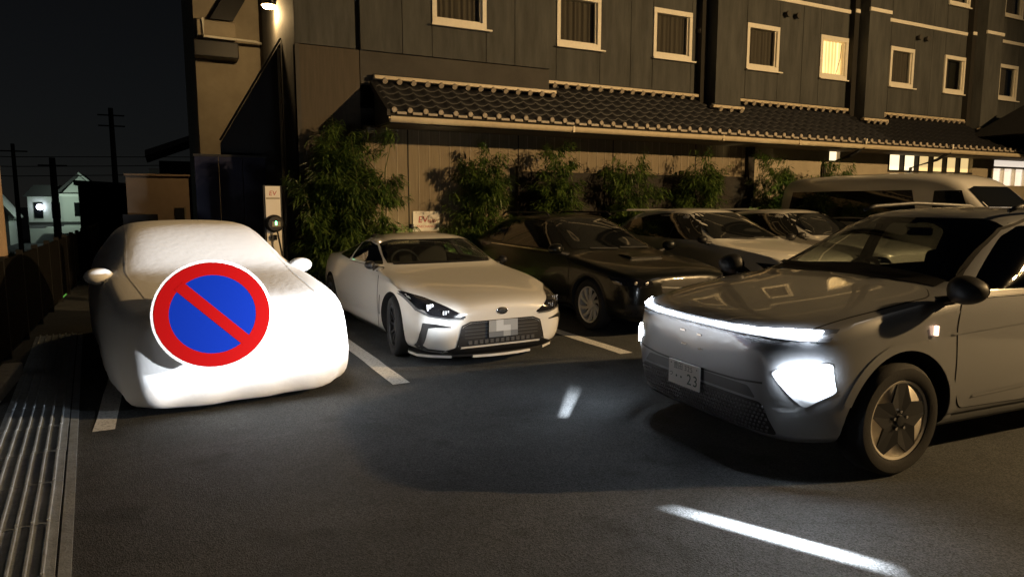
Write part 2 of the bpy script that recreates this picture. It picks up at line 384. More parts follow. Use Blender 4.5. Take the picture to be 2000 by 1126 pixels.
# wooden sleeper post at the fence's near end
tp = tube('timber_post', [(-2.14, 12.0, -3), (-2.14, 12.0, 2.6)], [.16, .13], 'shed', None, 14); tag(tp, 'short brown post standing just beyond the black boundary fence', 'post')

# ------------------------------------------------------------------ the hotel building
YL, YR, YG = 12.1, 12.55, 11.15
hb = empty('hotel_building', (10, 12.5, 0)); tag(hb, 'dark grey hotel with cream window frames above a tiled lean-to roof', 'building')
def hbx(name, x0, x1, y0, y1, z0, z1, m, parent=None, bev=0.0):
    """box in world coordinates under the building"""
    p = parent or hb
    return box(name, x0 - 10, x1 - 10, y0 - 12.5, y1 - 12.5, z0, z1, m, p, bev)
hbx('core_wall', 2.20, 27.0, 12.80, 22.0, 0, 12.5, 'joint')
hbx('side_wall', 2.12, 2.19, 12.12, 15.9, 0, 12.5, 'wall_base')
def panels(xs, y, z0, z1, wins=(), name='wall_panel', m='wall_dark', depth=.24, g=.012):
    """cladding panels between the joints xs; wins: (x0,x1,z0,z1) openings, whose edges are joints"""
    for a, b in zip(xs, xs[1:]):
        w = [q for q in wins if abs(q[0] - a) < .03 and abs(q[1] - b) < .03]
        zs = [(z0, z1)]
        if w:
            zs = []; z = z0
            for q in sorted(w, key=lambda q: q[2]): zs.append((z, q[2])); z = q[3]
            zs.append((z, z1))
        for (c, d) in zs:
            if d - c > .02: hbx(name, a + g / 2, b - g / 2, y + random.uniform(0, .004), y + depth, c + .004, d - .004, m, None)
ZW0, ZW1 = 4.86, 5.93
WX = [(7.42, 8.50), (9.90, 11.00), (12.70, 13.78), (15.25, 16.30), (18.04, 19.08), (20.50, 21.52), (23.25, 24.30)]
UP = [(20.50, 21.52), (23.25, 24.30)]
Z2 = (7.33, 8.40)
wl = (4.54, 5.62, ZW0, ZW1)
panels([2.12, 3.14], YL, 4.28, 12.5); panels([3.22, 3.98, 4.54, 5.62, 6.23, 7.02], YL, 4.28, 12.5, [wl])
hbx('corner_gap', 3.14, 3.22, YL + .09, YL + .24, 4.2, 12.5, 'joint')
secs = [(7.02, 11.35, [(7.42, 8.50), (9.90, 11.00)]), (12.13, 16.50, [(12.70, 13.78), (15.25, 16.30)]), (17.32, 21.69, [(18.04, 19.08), (20.50, 21.52)]), (22.52, 26.9, [(23.25, 24.30)])]
for x0, x1, ws in secs:
    xs = [x0]
    for w in ws: xs += list(w)
    xs.append(x1); wn_ = []
    for w in ws: wn_ += [(w[0], w[1], ZW0, ZW1)] + ([(w[0], w[1], *Z2)] if w[0] > 20 else [])
    # a joint between the two windows
    if len(ws) == 2: xs = sorted(xs + [(ws[0][1] + ws[1][0]) / 2 + .1])
    panels(xs, YR, 3.7, 12.5, wn_)
for x0, x1 in ((11.35, 12.13), (16.50, 17.32), (21.69, 22.52)):
    hbx('pilaster', x0, x1, YL, YR + .2, 3.5, 12.5, 'wall_dark')
    hbx('return_shade_strip', x0 - .19, x0 - .012, YR - .16, YR - .01, 3.7, 12.5, 'joint')  # dark strip paints the shade on the pilaster's left side
# cream string course
for a, b, y in ((12.13, 16.31, YR), (16.50 - .02, 17.32 + .02, YL), (17.34, 21.48, YR), (21.67, 22.54, YL), (22.56, 26.9, YR), (7.04, 11.15, YR), (11.33, 12.11, YL), (3.2, 7.04, YL)):
    hbx('string_course', a, b, y - .035, y + .01, 6.555, 6.645, 'frame_cream')
for x in (16.31, 21.50, 11.15):
    hbx('string_course', x - .002, x + .165, YR - .19, YR - .165, 6.555, 6.645, 'frame_cream')
hbx('upper_cornice', 7.02, 26.9, YR - .03, YR + .2, 9.3, 9.4, 'frame_cream')
# ledge below the upper wall of the front bay
hbx('base_band', 3.22, 7.02, YL + .05, YL + .2, 3.72, 4.275, 'wall_base'); hbx('base_band', 2.12, 3.2, YL + .03, YL + .2, 0.0, 4.275, 'base_board')

def curtain_mesh(w, h, seed, amp=.02, waves=9):
    rnd = random.Random(seed); n = 54; v = []; f = []; ph = rnd.uniform(0, 6)
    for k in range(n + 1):
        x = w * k / n; y = amp * math.sin(2 * PI * waves * k / n + ph + .8 * math.sin(k * .31 + ph)) + .008 * math.sin(k * 1.7)
        v += [(x, y, 0), (x, y, h)]
    for k in range(n): f.append((2 * k, 2 * k + 2, 2 * k + 3, 2 * k + 1))
    return v, f
def window(x0, x1, z0, z1, y, lit=False, seed=0, part=1.0):
    w = empty('window', (x0 - 10, y - 12.5, z0)); w.parent = hb
    W, H = x1 - x0, z1 - z0; t = .085
    fr = bmesh.new()
    for a, b, c, d in ((0, W, 0, t + .03), (0, W, H - t - .02, H), (0, t, t + .031, H - t - .021), (W - t, W, t + .031, H - t - .021)):
        add_box(fr, a, b, -.028, .13, c, d, .004)
    bm_obj('window_frame', fr, 'frame_cream', w)
    sb = bmesh.new()
    for a, b, c, d in ((W - t - .035, W - t - .001, t + .032, H - t - .022), (t + .001, t + .022, t + .032, H - t - .022), (t + .023, W - t - .036, t + .032, t + .055)):
        add_box(sb, a, b, .02, .07, c, d)
    bm_obj('sash', sb, 'frame_cream', w)
    box('sill', -.03, W + .09, -.09, -.03, -.03, .0, 'frame_cream', w)
    if not lit:
        box('pane', t + .023, W - t - .036, .045, .05, t + .056, H - t - .022, 'pane_glass', w)
        v, f = curtain_mesh(W * .98 * part, H * .95, seed)
        c = pd_obj('curtain', [(a + .01, b + .12, d + .03) for a, b, d in v], f, 'curtain', w, True)
    else:
        v, f = curtain_mesh(W * .80, H * .95, seed, .012, 6)
        pd_obj('curtain', [(a + .02, b + .11, d + .03) for a, b, d in v], f, 'curtain_lit', w, True)
        box('lit_room', -.01, W + .01, .16, .17, 0.02, H - .02, 'pane_lit', w)
        tube('curtain_edge', [(W * .70, .09, .10), (W * .86, .09, H * .55), (W * .88, .09, H * .86)], .008, 'dark_wood', w, 6)
    return w
window(*wl[:2], *wl[2:], YL, seed=3)
for i, (a, b) in enumerate(WX): window(a, b, ZW0, ZW1, YR, lit=(i == 3), seed=i + 5, part=[1, 1, 1, 1, .9, .35, .6][i])
for i, (a, b) in enumerate(UP): window(a, b, *Z2, YR, seed=i + 20, part=.8)
# round vents
def vent(x, z, y):
    bm = lathe([(0, .0), (0, .05), (-.10, .075), (-.13, .07), (-.13, 0)], 14, 'y'); o = bm_obj('vent_cap', bm, 'wall_base', hb, True, 40); o.location = (x - 10, y - 12.5, z)
for x, z in ((11.2, 5.55), (16.42, 5.95), (16.4, 5.62)): vent(x, z, YR)
for x in (13.95, 14.30, 19.15, 19.5): vent(x, 6.25, YR)
vent(21.6, 5.6, YR)

# ------------------------------------------------------------------ lower wall: boards and battens
lw = empty('lower_wall', (-10, -12.5, 0)); lw.parent = hb
x = 3.22; i = 0
while x < 12.45:
    x1 = min(x + .2055, 12.5)
    box('board', x + .003, x1 - .003, YL + random.uniform(0, .003), YL + .06, .05, 3.0, 'board', lw)
    if i % 11 not in (3,): box('batten', x1 - .006, x1 + .006, YL - .006, YL + .01, .05, 3.0, 'batten', lw)
    else: box('wall_joint', x1 - .011, x1 + .011, YL - .004, YL + .012, .05, 3.0, 'joint', lw)
    x = x1; i += 1
box('backing', 3.2, 12.5, YL + .061, YL + .3, 0, 3.3, 'joint', lw)
box('corner_post', 12.36, 12.56, YL - .1, YL + .1, 0, 2.98, 'dark_wood', lw)
# plaster wall with the strip of lit panes
for a, b, c, d in ((12.57, 15.26, 0, 3.1), (15.26, 15.66, 0, 2.74), (15.66, 17.6, 0, 3.1), (17.6, 21.5, 0, 2.5), (21.5, 22.6, 0, 3.1), (22.6, 26.5, 0, 2.2)):
    box('plaster_wall', a, b, YL, YL + .3, c, d, 'plaster', lw)
box('transom_pane', 15.27, 15.65, YL + .1, YL + .13, 2.745, 3.1, 'pane_bright', lw)
for k in range(6):
    a = 17.62 + k * .645
    box('transom_pane', a + .04, a + .60, YL + .10, YL + .12, 2.56, 2.99, ['pane_bright', 'pane_bright', 'pane_lit', 'pane_lit', 'pane_lit', 'pane_lit'][k], lw)
    box('mullion', a - .03, a + .035, YL - .01, YL + .14, 2.5, 3.0, 'dark_wood', lw)
box('transom_rail', 17.6, 21.5, YL - .012, YL + .14, 2.501, 2.555, 'dark_wood', lw)
box('entrance_pane', 22.65, 26.5, YL + .2, YL + .22, 2.2, 3.0, 'pane_white', lw)
for k in range(6): box('mullion', 22.62 + k * .62, 22.66 + k * .62, YL + .05, YL + .15, 2.2, 2.72, 'frame_cream', lw)
box('entrance_rail', 22.6, 26.5, YL + .04, YL + .16, 2.721, 2.78, 'frame_cream', lw)
# dark panels standing along the wall behind the plants
sc_ = empty('dark_panels', (9.3, 11.98, 0)); tag(sc_, 'row of dark panels standing against the boarded wall behind the bamboo', 'screen')
for k in range(6):
    box('dark_panel', -3.05 + k * 1.02, -3.05 + k * 1.02 + 1.0, -.02, .03, .1, 2.26, 'dark_wood', sc_)
for k in (0, 2, 4, 6): box('post', -3.09 + k * 1.02, -3.03 + k * 1.02, -.05, .05, .0, 2.36, 'dark_wood', sc_)

# ------------------------------------------------------------------ tiled lean-to roof
lr = empty('lean_to_roof', (-10, -12.5, 0)); lr.parent = hb
SL = .62; EZ = 3.13; EY = 11.10
def roof_z(y): return EZ + (y - EY) * SL
X0R, X1R = 3.42, 24.1
pitch = .272; cols = int((X1R - X0R) / pitch)
v = [(X0R, EY + .02, EZ - .05), (X1R, EY + .02, EZ - .05), (X1R, YR, roof_z(YR) - .05), (X0R, YR, roof_z(YR) - .05)]
def tile_mesh():
    n = 9; L = .30; v = []; f = []; ang = math.atan(SL)
    def prof(t):                                    # one wave: a roll then a trough
        return .034 * math.exp(-((t - .22) / .13) ** 2) - .016 * math.exp(-((t - .68) / .22) ** 2)
    for j, (d, lift) in enumerate(((0, .024), (L, .0))):
        for k in range(n + 1):
            t = k / n; v.append((t * pitch * 1.04, d * math.cos(ang), d * math.sin(ang) + prof(t) + lift))
    for k in range(n + 1):
        t = k / n; v.append((t * pitch * 1.04, 0, prof(t) + .002))
    for k in range(n): f.append((k, k + 1, n + 2 + k, n + 1 + k)); f.append((2 * n + 2 + k, 2 * n + 3 + k, k + 1, k))
    me = bpy.data.meshes.new('roof_tile'); me.from_pydata(v, [], f); me.update(); me.materials.append(MATS['tile'])
    for i_ in range(0, len(me.polygons), 2): me.polygons[i_].use_smooth = True
    return me
tm = tile_mesh(); step_y = .235 * math.cos(math.atan(SL)); spots_ = []
for c in range(cols):
    x = X0R + c * pitch
    ytop = YL if (x < 7.0 or 11.3 < x < 12.1 or 16.4 < x < 17.3 or 21.6 < x < 22.5) else YR
    rows = int((ytop - EY) / step_y)
    for r in range(rows): spots_.append((x, EY + r * step_y, roof_z(EY + r * step_y)))
rest_v = []; rest_f = []
for k, (x, y, z) in enumerate(spots_):
    if k < 300:
        o = bpy.data.objects.new('roof_tile', tm); COL.objects.link(o); o.parent = lr; o.location = (x, y, z + random.uniform(-.002, .003)); o.rotation_euler = (0, 0, R(random.uniform(-.5, .5)))
    else:
        b0 = len(rest_v); rest_v += [(a.co.x + x, a.co.y + y, a.co.z + z) for a in tm.vertices]; rest_f += [tuple(i + b0 for i in p.vertices) for p in tm.polygons]
tag(pd_obj('far_roof_tiles', rest_v, rest_f, 'tile', lr), kind='stuff')
prism_obj('roof_deck', [(EY + .03, EZ - .02), (YR, roof_z(YR) - .02), (YR, roof_z(YR) - .10), (EY + .03, EZ - .10)], 'x', X0R + .01, X1R, 'joint', lr)
cap = lathe([(0, 0), (0, .042), (-.028, .046), (-.034, .036), (-.030, .026), (-.036, 0)], 14, 'y'); capme = bpy.data.meshes.new('eave_cap'); bmesh.ops.recalc_face_normals(cap, faces=cap.faces[:]); cap.to_mesh(capme); cap.free(); capme.materials.append(MATS['tile_cap_lit'])
lip = bmesh.new(); add_box(lip, 0, pitch * .62, -.012, .012, -.045, -.005, .005); lipme = bpy.data.meshes.new('eave_lip'); lip.to_mesh(lipme); lip.free(); lipme.materials.append(MATS['tile_cap_lit'])
for c in range(cols):
    x = X0R + c * pitch
    o = bpy.data.objects.new('eave_cap', capme); COL.objects.link(o); o.parent = lr; o.location = (x + .062, EY, EZ + .028)
    o = bpy.data.objects.new('eave_lip', lipme); COL.objects.link(o); o.parent = lr; o.location = (x + .11, EY - .002, EZ + .008)
def ridge(x0, x1, ytop):
    z = roof_z(ytop)
    n = max(1, round((x1 - x0) / pitch)); w = (x1 - x0) / n
    box('ridge_course', x0, x1, ytop - .125, ytop - .002, z + .04, z + .105, 'gutter', lr, .012)
    box('ridge_flashing', x0, x1, ytop - .06, ytop - .001, z + .101, z + .135, 'tile', lr)
    bm = bmesh.new(); add_tube(bm, [(0, 0, 0), (0, -.045, -.028)], [.055, .05], 10); me = bpy.data.meshes.new('ridge_end'); bmesh.ops.recalc_face_normals(bm, faces=bm.faces[:]); bm.to_mesh(me); bm.free(); me.materials.append(MATS['tile_cap_lit'])
    for k in range(n):
        o = bpy.data.objects.new('ridge_scallop', me); COL.objects.link(o); o.parent = lr; o.location = (x0 + (k + .72) * w, ytop - .085, z + .035)
segs = [(3.42, 7.10, YL), (7.12, 11.33, YR), (11.2, 12.15, YL), (12.17, 16.5, YR), (16.36, 17.34, YL), (17.36, 21.6, YR), (21.55, 22.5, YL), (22.55, 24.1, YR)]
for a, b, y in segs: ridge(a, b, y)
# gable end, soffit, gutter
prism_obj('gable_panel', [(EY + .06, 2.98), (YL, 2.98), (YL, roof_z(YL) - .03), (EY + .06, EZ - .03)], 'x', 3.44, 3.47, 'wall_base', lr)
prism_obj('verge_board', [(EY - .02, EZ - .07), (EY - .02, EZ + .03), (YL - .02, roof_z(YL - .02) + .03), (YL - .02, roof_z(YL - .02) - .07)], 'x', 3.36, 3.415, 'tile', lr)
box('soffit', 3.48, 24.1, EY + .06, YL - .005, 2.96, 2.985, 'soffit', lr)
box('fascia', 3.43, 24.1, EY + .02, EY + .05, 2.94, EZ - .03, 'joint', lr)
def gutter(x0, x1):
    v = []; f = []; n = 8
    for xx in (x0, x1):
        for k in range(n + 1):
            a = PI + PI * k / n; v.append((xx, EY - .035 + .062 * math.cos(a), 3.045 + .095 * math.sin(a)))
        for k in range(n + 1):
            a = 2 * PI - PI * k / n; v.append((xx, EY - .035 + .055 * math.cos(a), 3.045 + .085 * math.sin(a)))
    m = 2 * (n + 1)
    for k in range(m): f.append((k, (k + 1) % m, m + (k + 1) % m, m + k))
    f += [tuple(range(m)), tuple(range(2 * m - 1, m - 1, -1))]
    return pd_obj('gutter', v, f, 'gutter', lr, True, 40)
for a, b in ((3.40, 6.9), (6.91, 10.6), (10.61, 15.1), (15.11, 18.55), (18.56, 24.1)): gutter(a, b)
for xx in (6.9, 10.6, 12.9): box('gutter_clip', xx - .02, xx + .02, EY - .102, EY + .02, 2.945, 3.06, 'gutter', lr)
for xx in (15.12, 18.58):
    tube('downpipe', [(xx, EY - .03, 3.16), (xx, EY - .05, 2.98), (xx - .06, EY + .25, 2.8), (xx - .12, YL - .08, 2.62), (xx - .12, YL - .08, .1)], .04, 'metal_dark', lr, 10)
    tube('pipe_bend', [(xx + .07, EY - .08, 3.18), (xx + .03, EY - .09, 3.06)], .02, 'frame_cream', lr, 8)
# small camera under the verge
cm = empty('wall_camera', (3.20, 11.75, 2.88)); tag(cm, 'small white wall camera under the roof end above the bamboo', 'camera')
bm = lathe([(0, .0), (0, .05), (.04, .06), (.13, .035), (.13, 0)], 12, 'x'); bm_obj('camera_body', bm, 'frame_cream', cm, True, 40)
box('bracket', -.02, .03, .04, .34, -.012, .012, 'frame_cream', cm)

# ------------------------------------------------------------------ entrance porch roof at the far right
pr = empty('porch_roof', (23.0, 10.6, 0)); tag(pr, 'dark hipped porch roof above the lit hotel entrance', 'porch')
def porch():
    bm = bmesh.new()
    b = [(-2.0, -1.6, 3.55), (5, -1.6, 3.55), (5, 1.45, 3.55), (-2.0, 1.45, 3.55)]; t = [(-.7, -.4, 4.5), (5, -.4, 4.5), (5, .6, 4.5), (-.7, .6, 4.5)]
    lo = [bm.verts.new(p) for p in b]; hi = [bm.verts.new(p) for p in t]; bm.faces.new(lo); bm.faces.new(hi)
    for k in range(4): bm.faces.new((lo[k], lo[(k + 1) % 4], hi[(k + 1) % 4], hi[k]))
    return bm
bm_obj('roof_slope', porch(), 'tile', pr)
bm = bmesh.new(); add_tube(bm, [(-2.02, -1.6, 3.56), (-.7, -.4, 4.52)], .09, 8); bm_obj('hip_ridge', bm, 'tile', pr, True)
bm = bmesh.new(); add_tube(bm, [(-.72, -.4, 4.53), (5, -.4, 4.53)], .10, 8); bm_obj('ridge', bm, 'tile', pr, True)
for k in range(22):
    o = bpy.data.objects.new('eave_cap', capme); COL.objects.link(o); o.parent = pr; o.location = (-1.9 + k * .3, -1.58, 3.54)
for xx in (-1.7, 4.5): tube('porch_post', [(xx, -1.2, 0), (xx, -1.2, 3.56)], .09, 'dark_wood', pr, 12)

# ------------------------------------------------------------------ wing behind the left corner, dark panels with a sloped top, and the lamp
wg = empty('rear_wing', (0, 18, 0)); tag(wg, 'beige rear wing of the hotel under the lit wall lamp', 'building')
box('wall', .84, 4.0, -1.0, 5, 0, 12.5, 'plaster', wg)
box('roof_slab', .74, 4.0, -1.08, 5.1, 12.5, 12.7, 'wall_base', wg)
box('service_box', .88, 1.66, -1.45, -1.0, 5.22, 5.55, 'plaster', wg, .02)
box('meter_box', .80, 1.70, -1.42, -1.0, 4.80, 5.14, 'metal_dark', wg, .02)
tube('conduit', [(1.0, -1.10, 5.62), (1.0, -1.52, 5.55), (1.0, -1.52, 5.19), (2.05, -1.45, 5.19), (2.4, -1.1, 5.19)], .028, 'frame_cream', wg, 8)
prism_obj('sloped_strip', [(1.16, 5.62), (1.62, 5.62), (2.3, 6.8), (1.84, 6.8)], 'y', -1.3, -1.22, 'metal_dark', wg)
st = empty('sloped_panels', (1.5, 13.5, 0)); tag(st, 'dark sheet panels with a sloped top beside the hotel corner', 'stair')
prism_obj('side_panel', [(-.50, 0), (.05, 0), (.05, 3.635), (-.50, 2.71)], 'y', 0, .05, 'metal_dark', st)
prism_obj('side_panel', [(.052, 0), (.61, 0), (.61, 4.58), (.052, 3.64)], 'y', 0, .05, 'metal_dark', st)
tube('sloped_rail', [(-.50, .0, 2.76), (.61, .0, 4.64)], .02, 'metal_dark', st, 8)
tube('drain_pipe', [(.56, -.05, 4.45), (.56, -.05, .1)], .028, 'pipe', st, 8)
wlmp = empty('wall_lamp', (2.0, 14.0, 5.33)); tag(wlmp, 'lit warm wall lamp high beside the hotel corner', 'lamp')
bm = lathe([(.07, 0), (.065, .07), (.03, .12), (-.005, .145), (-.005, .135), (.01, .10), (.02, 0)], 20, 'z'); bm_obj('lamp_shade', bm, 'metal_dark', wlmp, True, 50)
bm = lathe([(.0, .0), (-.005, .125), (-.05, .10), (-.075, .0)], 18, 'z'); bm_obj('bulb', bm, 'bulb_warm', wlmp, True)
tube('arm', [(0, 0, .06), (.06, 0, .12), (.12, 0, .13)], .02, 'metal_dark', wlmp, 6)
pl = bpy.data.lights.new('lamp_glow', 'POINT'); pl.energy = 110; pl.color = (1, .66, .30); pl.shadow_soft_size = .06
po = bpy.data.objects.new('lamp_glow', pl); COL.objects.link(po); po.parent = wlmp; po.location = (-.02, 0, -.16)

# blue sheeted hoarding and shed beyond the covered car
bl = empty('blue_hoarding', (1.1, 13.2, 0)); tag(bl, 'dark blue sheeted hoarding behind the charger', 'hoarding')
for k in range(3): box('sheet_panel', -.55 + k * .39, -.55 + k * .39 + .38, 0, .04, 0, 2.45, 'blue_sheet', bl)
box('top_rail', -.57, .64, -.01, .05, 2.451, 2.49, 'metal_dark', bl)
sh = empty('storage_shed', (.0, 16.0, 0)); tag(sh, 'low brown storage shed behind the covered car', 'shed')
box('wall', -.62, .53, 0, 2.0, .0, 2.20, 'shed', sh)
box('flat_roof', -.65, .56, -.03, 2.05, 2.201, 2.24, 'shed', sh)
box('door', .24, .42, -.02, -.002, 0, 1.55, 'metal_dark', sh); box('door_jamb', .421, .45, -.025, -.002, 0, 1.58, 'pipe', sh)
box('low_annex', -.70, -.08, -.4, -.03, 0, 1.42, 'metal_dark', sh)
dk = empty('timber_store', (-1.7, 27, 0)); tag(dk, 'black timber store between the white house and the brown shed', 'shed')
box('wall', -.75, .70, 0, 3, -3, 2.25, 'fence_black', dk); prism_obj('roof', [(-.85, 2.26), (.8, 2.26), (.8, 2.34), (-.85, 2.42)], 'y', -.2, 3.2, 'house_roof', dk)
# gabled neighbour roof in the dark
nb = empty('neighbour_house', (1.2, 46, 0)); tag(nb, 'dark neighbouring house with a sloped roof beyond the shed', 'house')
box('wall', -1.2, 3.5, 0, 6, -3, 4.2, 'fence_black', nb)
prism_obj('roof', [(-1.9, 4.4), (3.6, 6.6), (3.6, 6.9), (-1.9, 4.75)], 'y', -.6, 6.5, 'house_roof', nb)
box('lit_window', -1.75, -1.21, -.02, 0, 3.35, 3.75, 'house_white', nb)

# ------------------------------------------------------------------ far white house, poles and wires
wh = empty('white_house', (-12.2, 100, -3.0)); tag(wh, 'small white gabled house lit at night beyond the fence', 'house')
box('wall', 1.4, 5.6, 0, 7, 0, 6.0, 'house_white', wh)
prism_obj('gable_wall', [(1.4, 6.01), (5.6, 6.01), (3.4, 8.2)], 'y', .0, .2, 'house_white', wh)
prism_obj('roof_slope', [(3.35, 8.55), (6.3, 5.7), (6.1, 5.45), (3.35, 8.2)], 'y', -.7, 7.2, 'house_roof', wh)
prism_obj('roof_slope', [(3.35, 8.55), (.6, 5.9), (.8, 5.7), (3.35, 8.2)], 'y', -.7, 7.2, 'house_roof', wh)
prism_obj('barge_board', [(3.3, 8.62), (6.4, 5.75), (6.3, 5.5), (3.3, 8.35)], 'y', -.78, -.71, 'house_white', wh)
box('eave_board', 1.2, 6.3, -.8, -.6, 5.6, 5.95, 'house_white', wh)
for a in (2.6, 4.1): 
    w_ = box('window', a, a + 1.0, -.06, -.005, 3.2, 4.9, 'glass_dark', wh); box('window_frame', a - .12, a + 1.12, -.04, -.003, 3.08, 5.02, 'house_white', w_)
box('side_wing', -2.2, 1.38, .5, 6, 0, 5.6, 'house_white', wh); prism_obj('wing_roof', [(-2.6, 5.61), (1.6, 5.61), (1.2, 7.0), (-1.4, 7.0)], 'y', .2, 6.3, 'house_roof', wh)
for a in (-1.6, .2): box('window', a, a + .9, .42, .495, 3.0, 4.9, 'glass_dark', wh)
box('string_board', -2.2, 5.65, -.06, -.004, 2.2, 2.55, 'house_roof', wh)
prism_obj('porch_slope', [(-.9, 1.2), (5.4, 1.2), (5.2, 2.0), (-.2, 2.0)], 'y', -1.6, -.1, 'house_white', wh)
bm = lathe([(0, 0), (-.1, .32), (-.25, .36), (-.35, .2), (-.4, 0)], 14, 'y'); o = bm_obj('porch_light', bm, 'house_lamp', wh, True); o.location = (-.95, .3, 4.35)
pl = bpy.data.lights.new('house_glow', 'POINT'); pl.energy = 380; pl.color = (.78, 1, .80); pl.shadow_soft_size = .3
po = bpy.data.objects.new('house_glow', pl); COL.objects.link(po); po.parent = wh; po.location = (2.0, -4.2, 5.2)
sb_ = empty('side_cottage', (-17.2, 96, -3)); tag(sb_, 'pale cottage end with a steep gable beside the white house', 'house')
prism_obj('wall', [(-1.6, 0), (1.5, 0), (1.5, 3.6), (0, 6.0), (-1.6, 4)], 'y', 0, 5, 'house_white', sb_); prism_obj('roof_slope', [(-.1, 6.5), (2.2, 3.2), (2.0, 3.0), (-.1, 6.1)], 'y', -.4, 5.2, 'house_white', sb_)
def pole(x, y, h, r, label, arms=2):
    p = empty('power_pole', (x, y, -3)); tag(p, label, 'pole', 'power poles beyond the fence')
    tube('pole_shaft', [(0, 0, 0), (0, 0, h)], [r, r * .7], 'pole', p, 10)
    for k in range(arms): box('crossarm', -.9, .9, -.05, .05, h - .6 - k * .8, h - .5 - k * .8, 'pole', p)
pole(-6.9, 60, 8.0, .28, 'dark power pole standing in front of the white house', 1); pole(-3.1, 62, 12.0, .24, 'tall dark power pole rising above the black timber store'); pole(-9.8, 64, 9.2, .18, 'thin power pole left of the white house gable', 1)
for k, (z0, z1) in enumerate(((5.1, 4.9), (4.4, 4.3), (3.7, 3.7))):
    w_ = tube('overhead_wire', [(-45, 62, z0 + 1), (-30, 62, z0 + .3), (-9.8, 62, z0), (-3.1, 62, z0 + .2), (4, 62, z1 + .6)], .03, 'metal_dark', None, 5)
    tag(w_, ['topmost thin overhead wire between the dark power poles', 'middle thin overhead wire between the dark power poles', 'lowest thin overhead wire between the dark power poles'][k], 'wire', 'overhead wires beyond the fence')
gp = empty('green_marker_post', (-3.85, 34, -3)); tag(gp, 'bright green marker post on the low ground beyond the fence', 'post')
tube('post_shaft', [(0, 0, 0), (0, 0, 3.05)], .14, 'green_post', gp, 10); tube('post_foot', [(0, 0, 0), (0, 0, .15)], .25, 'pole', gp, 10)
def lowgrass():
    v = []; f = []
    rnd = random.Random(4)
    for k in range(2600):
        y = rnd.uniform(14, 75); x = rnd.uniform(-2.2 - y * .22, -2.0 - y * .02); s = rnd.uniform(.15, .5) ; a = rnd.uniform(0, PI); h = rnd.uniform(.2, .9)
        b0 = len(v); dx, dy = math.cos(a) * s * .5, math.sin(a) * s * .5
        v += [(x - dx, y - dy, -3), (x + dx, y + dy, -3), (x + dx * .3, y + dy * .3, -3 + h), (x - dx * .6, y - dy * .2, -3 + h * .8)]; f.append((b0, b0 + 1, b0 + 2, b0 + 3))
    return tag(pd_obj('rough_grass', v, f, 'leaf_far'), 'rough green grass on the low ground beyond the fence', 'grass', kind='stuff')
lowgrass()

# ------------------------------------------------------------------ the car park's floodlight on its pole
fl = empty('floodlight_pole', (FLOOD.x + .15, FLOOD.y - .25, 0)); tag(fl, 'tall steel floodlight pole with a lit warm lamp over the car park', 'lamp')
tube('pole_shaft', [(0, 0, 0), (0, 0, FLOOD.z + .1)], [.09, .06], 'metal_dark', fl, 12)
tube('bracket', [(0, 0, FLOOD.z), (-.10, .18, FLOOD.z + .05)], .03, 'metal_dark', fl, 8)
hd = empty('lamp_head', (-.15, .25, FLOOD.z)); hd.parent = fl; hd.rotation_euler = (Vector((7, 7, 1)) - FLOOD).to_track_quat('-Z', 'Y').to_euler()
box('housing', -.42, .42, -.20, .20, .01, .16, 'metal_dark', hd, .02); box('lens', -.38, .38, -.16, .16, .0, .009, 'flood_lit', hd)
fd = bpy.data.lights.new('flood_beam', 'SPOT'); fd.energy = 12000; fd.spot_size = R(150); fd.spot_blend = .3; fd.color = (1.0, .645, .285); fd.shadow_soft_size = .16
fo = bpy.data.objects.new('flood_beam', fd); COL.objects.link(fo); fo.parent = hd; fo.location = (0, 0, -.03)
# ================================================================== CARS
# local car axes: x forward from the front axle, y to the car's left, z up
def loft_car(rows, crease=.0):
    """rows: x, zb, ws, wm, zm, wb, zbelt, wr, zr, zc  (front to rear) -> smooth closed mesh"""
    bm = bmesh.new(); rings = []
    cr = bm.edges.layers.float.new('crease_edge')
    for (x, zb, ws, wm, zm, wb, zs, wr, zr, zc) in rows:
        half = [(0, zb), (ws * .82, zb), (ws, zb + .05), ((ws + wm) / 2 + .015, (zb + .05 + zm) / 2), (wm, zm), (wb, zs),
                (wb * .48 + wr * .52 + .012, zs * .48 + zr * .52), (wr, zr), (wr * .62, zr + (zc - zr) * .78), (0, zc)]
        pts = [(y, z) for y, z in half] + [(-y, z) for y, z in half[-2:0:-1]]
        rings.append([bm.verts.new((x, y, z)) for y, z in pts])
    n = len(rings[0])
    for r0, r1 in zip(rings, rings[1:]):
        for k in range(n): bm.faces.new((r0[k], r0[(k + 1) % n], r1[(k + 1) % n], r1[k]))
        if crease:
            for k in (5, n - 5):
                e = bm.edges.get((r0[k], r1[k])); e[cr] = crease
    bm.faces.new(rings[0]); bm.faces.new(rings[-1])
    bmesh.ops.recalc_face_normals(bm, faces=bm.faces[:])
    me = bpy.data.meshes.new('body'); bm.to_mesh(me); bm.free()
    o = bpy.data.objects.new('tmp', me); COL.objects.link(o); s = o.modifiers.new('s', 'SUBSURF'); s.levels = 2; s.render_levels = 2
    dg = bpy.context.evaluated_depsgraph_get(); out = bpy.data.meshes.new_from_object(o.evaluated_get(dg)); bpy.data.objects.remove(o)
    return out
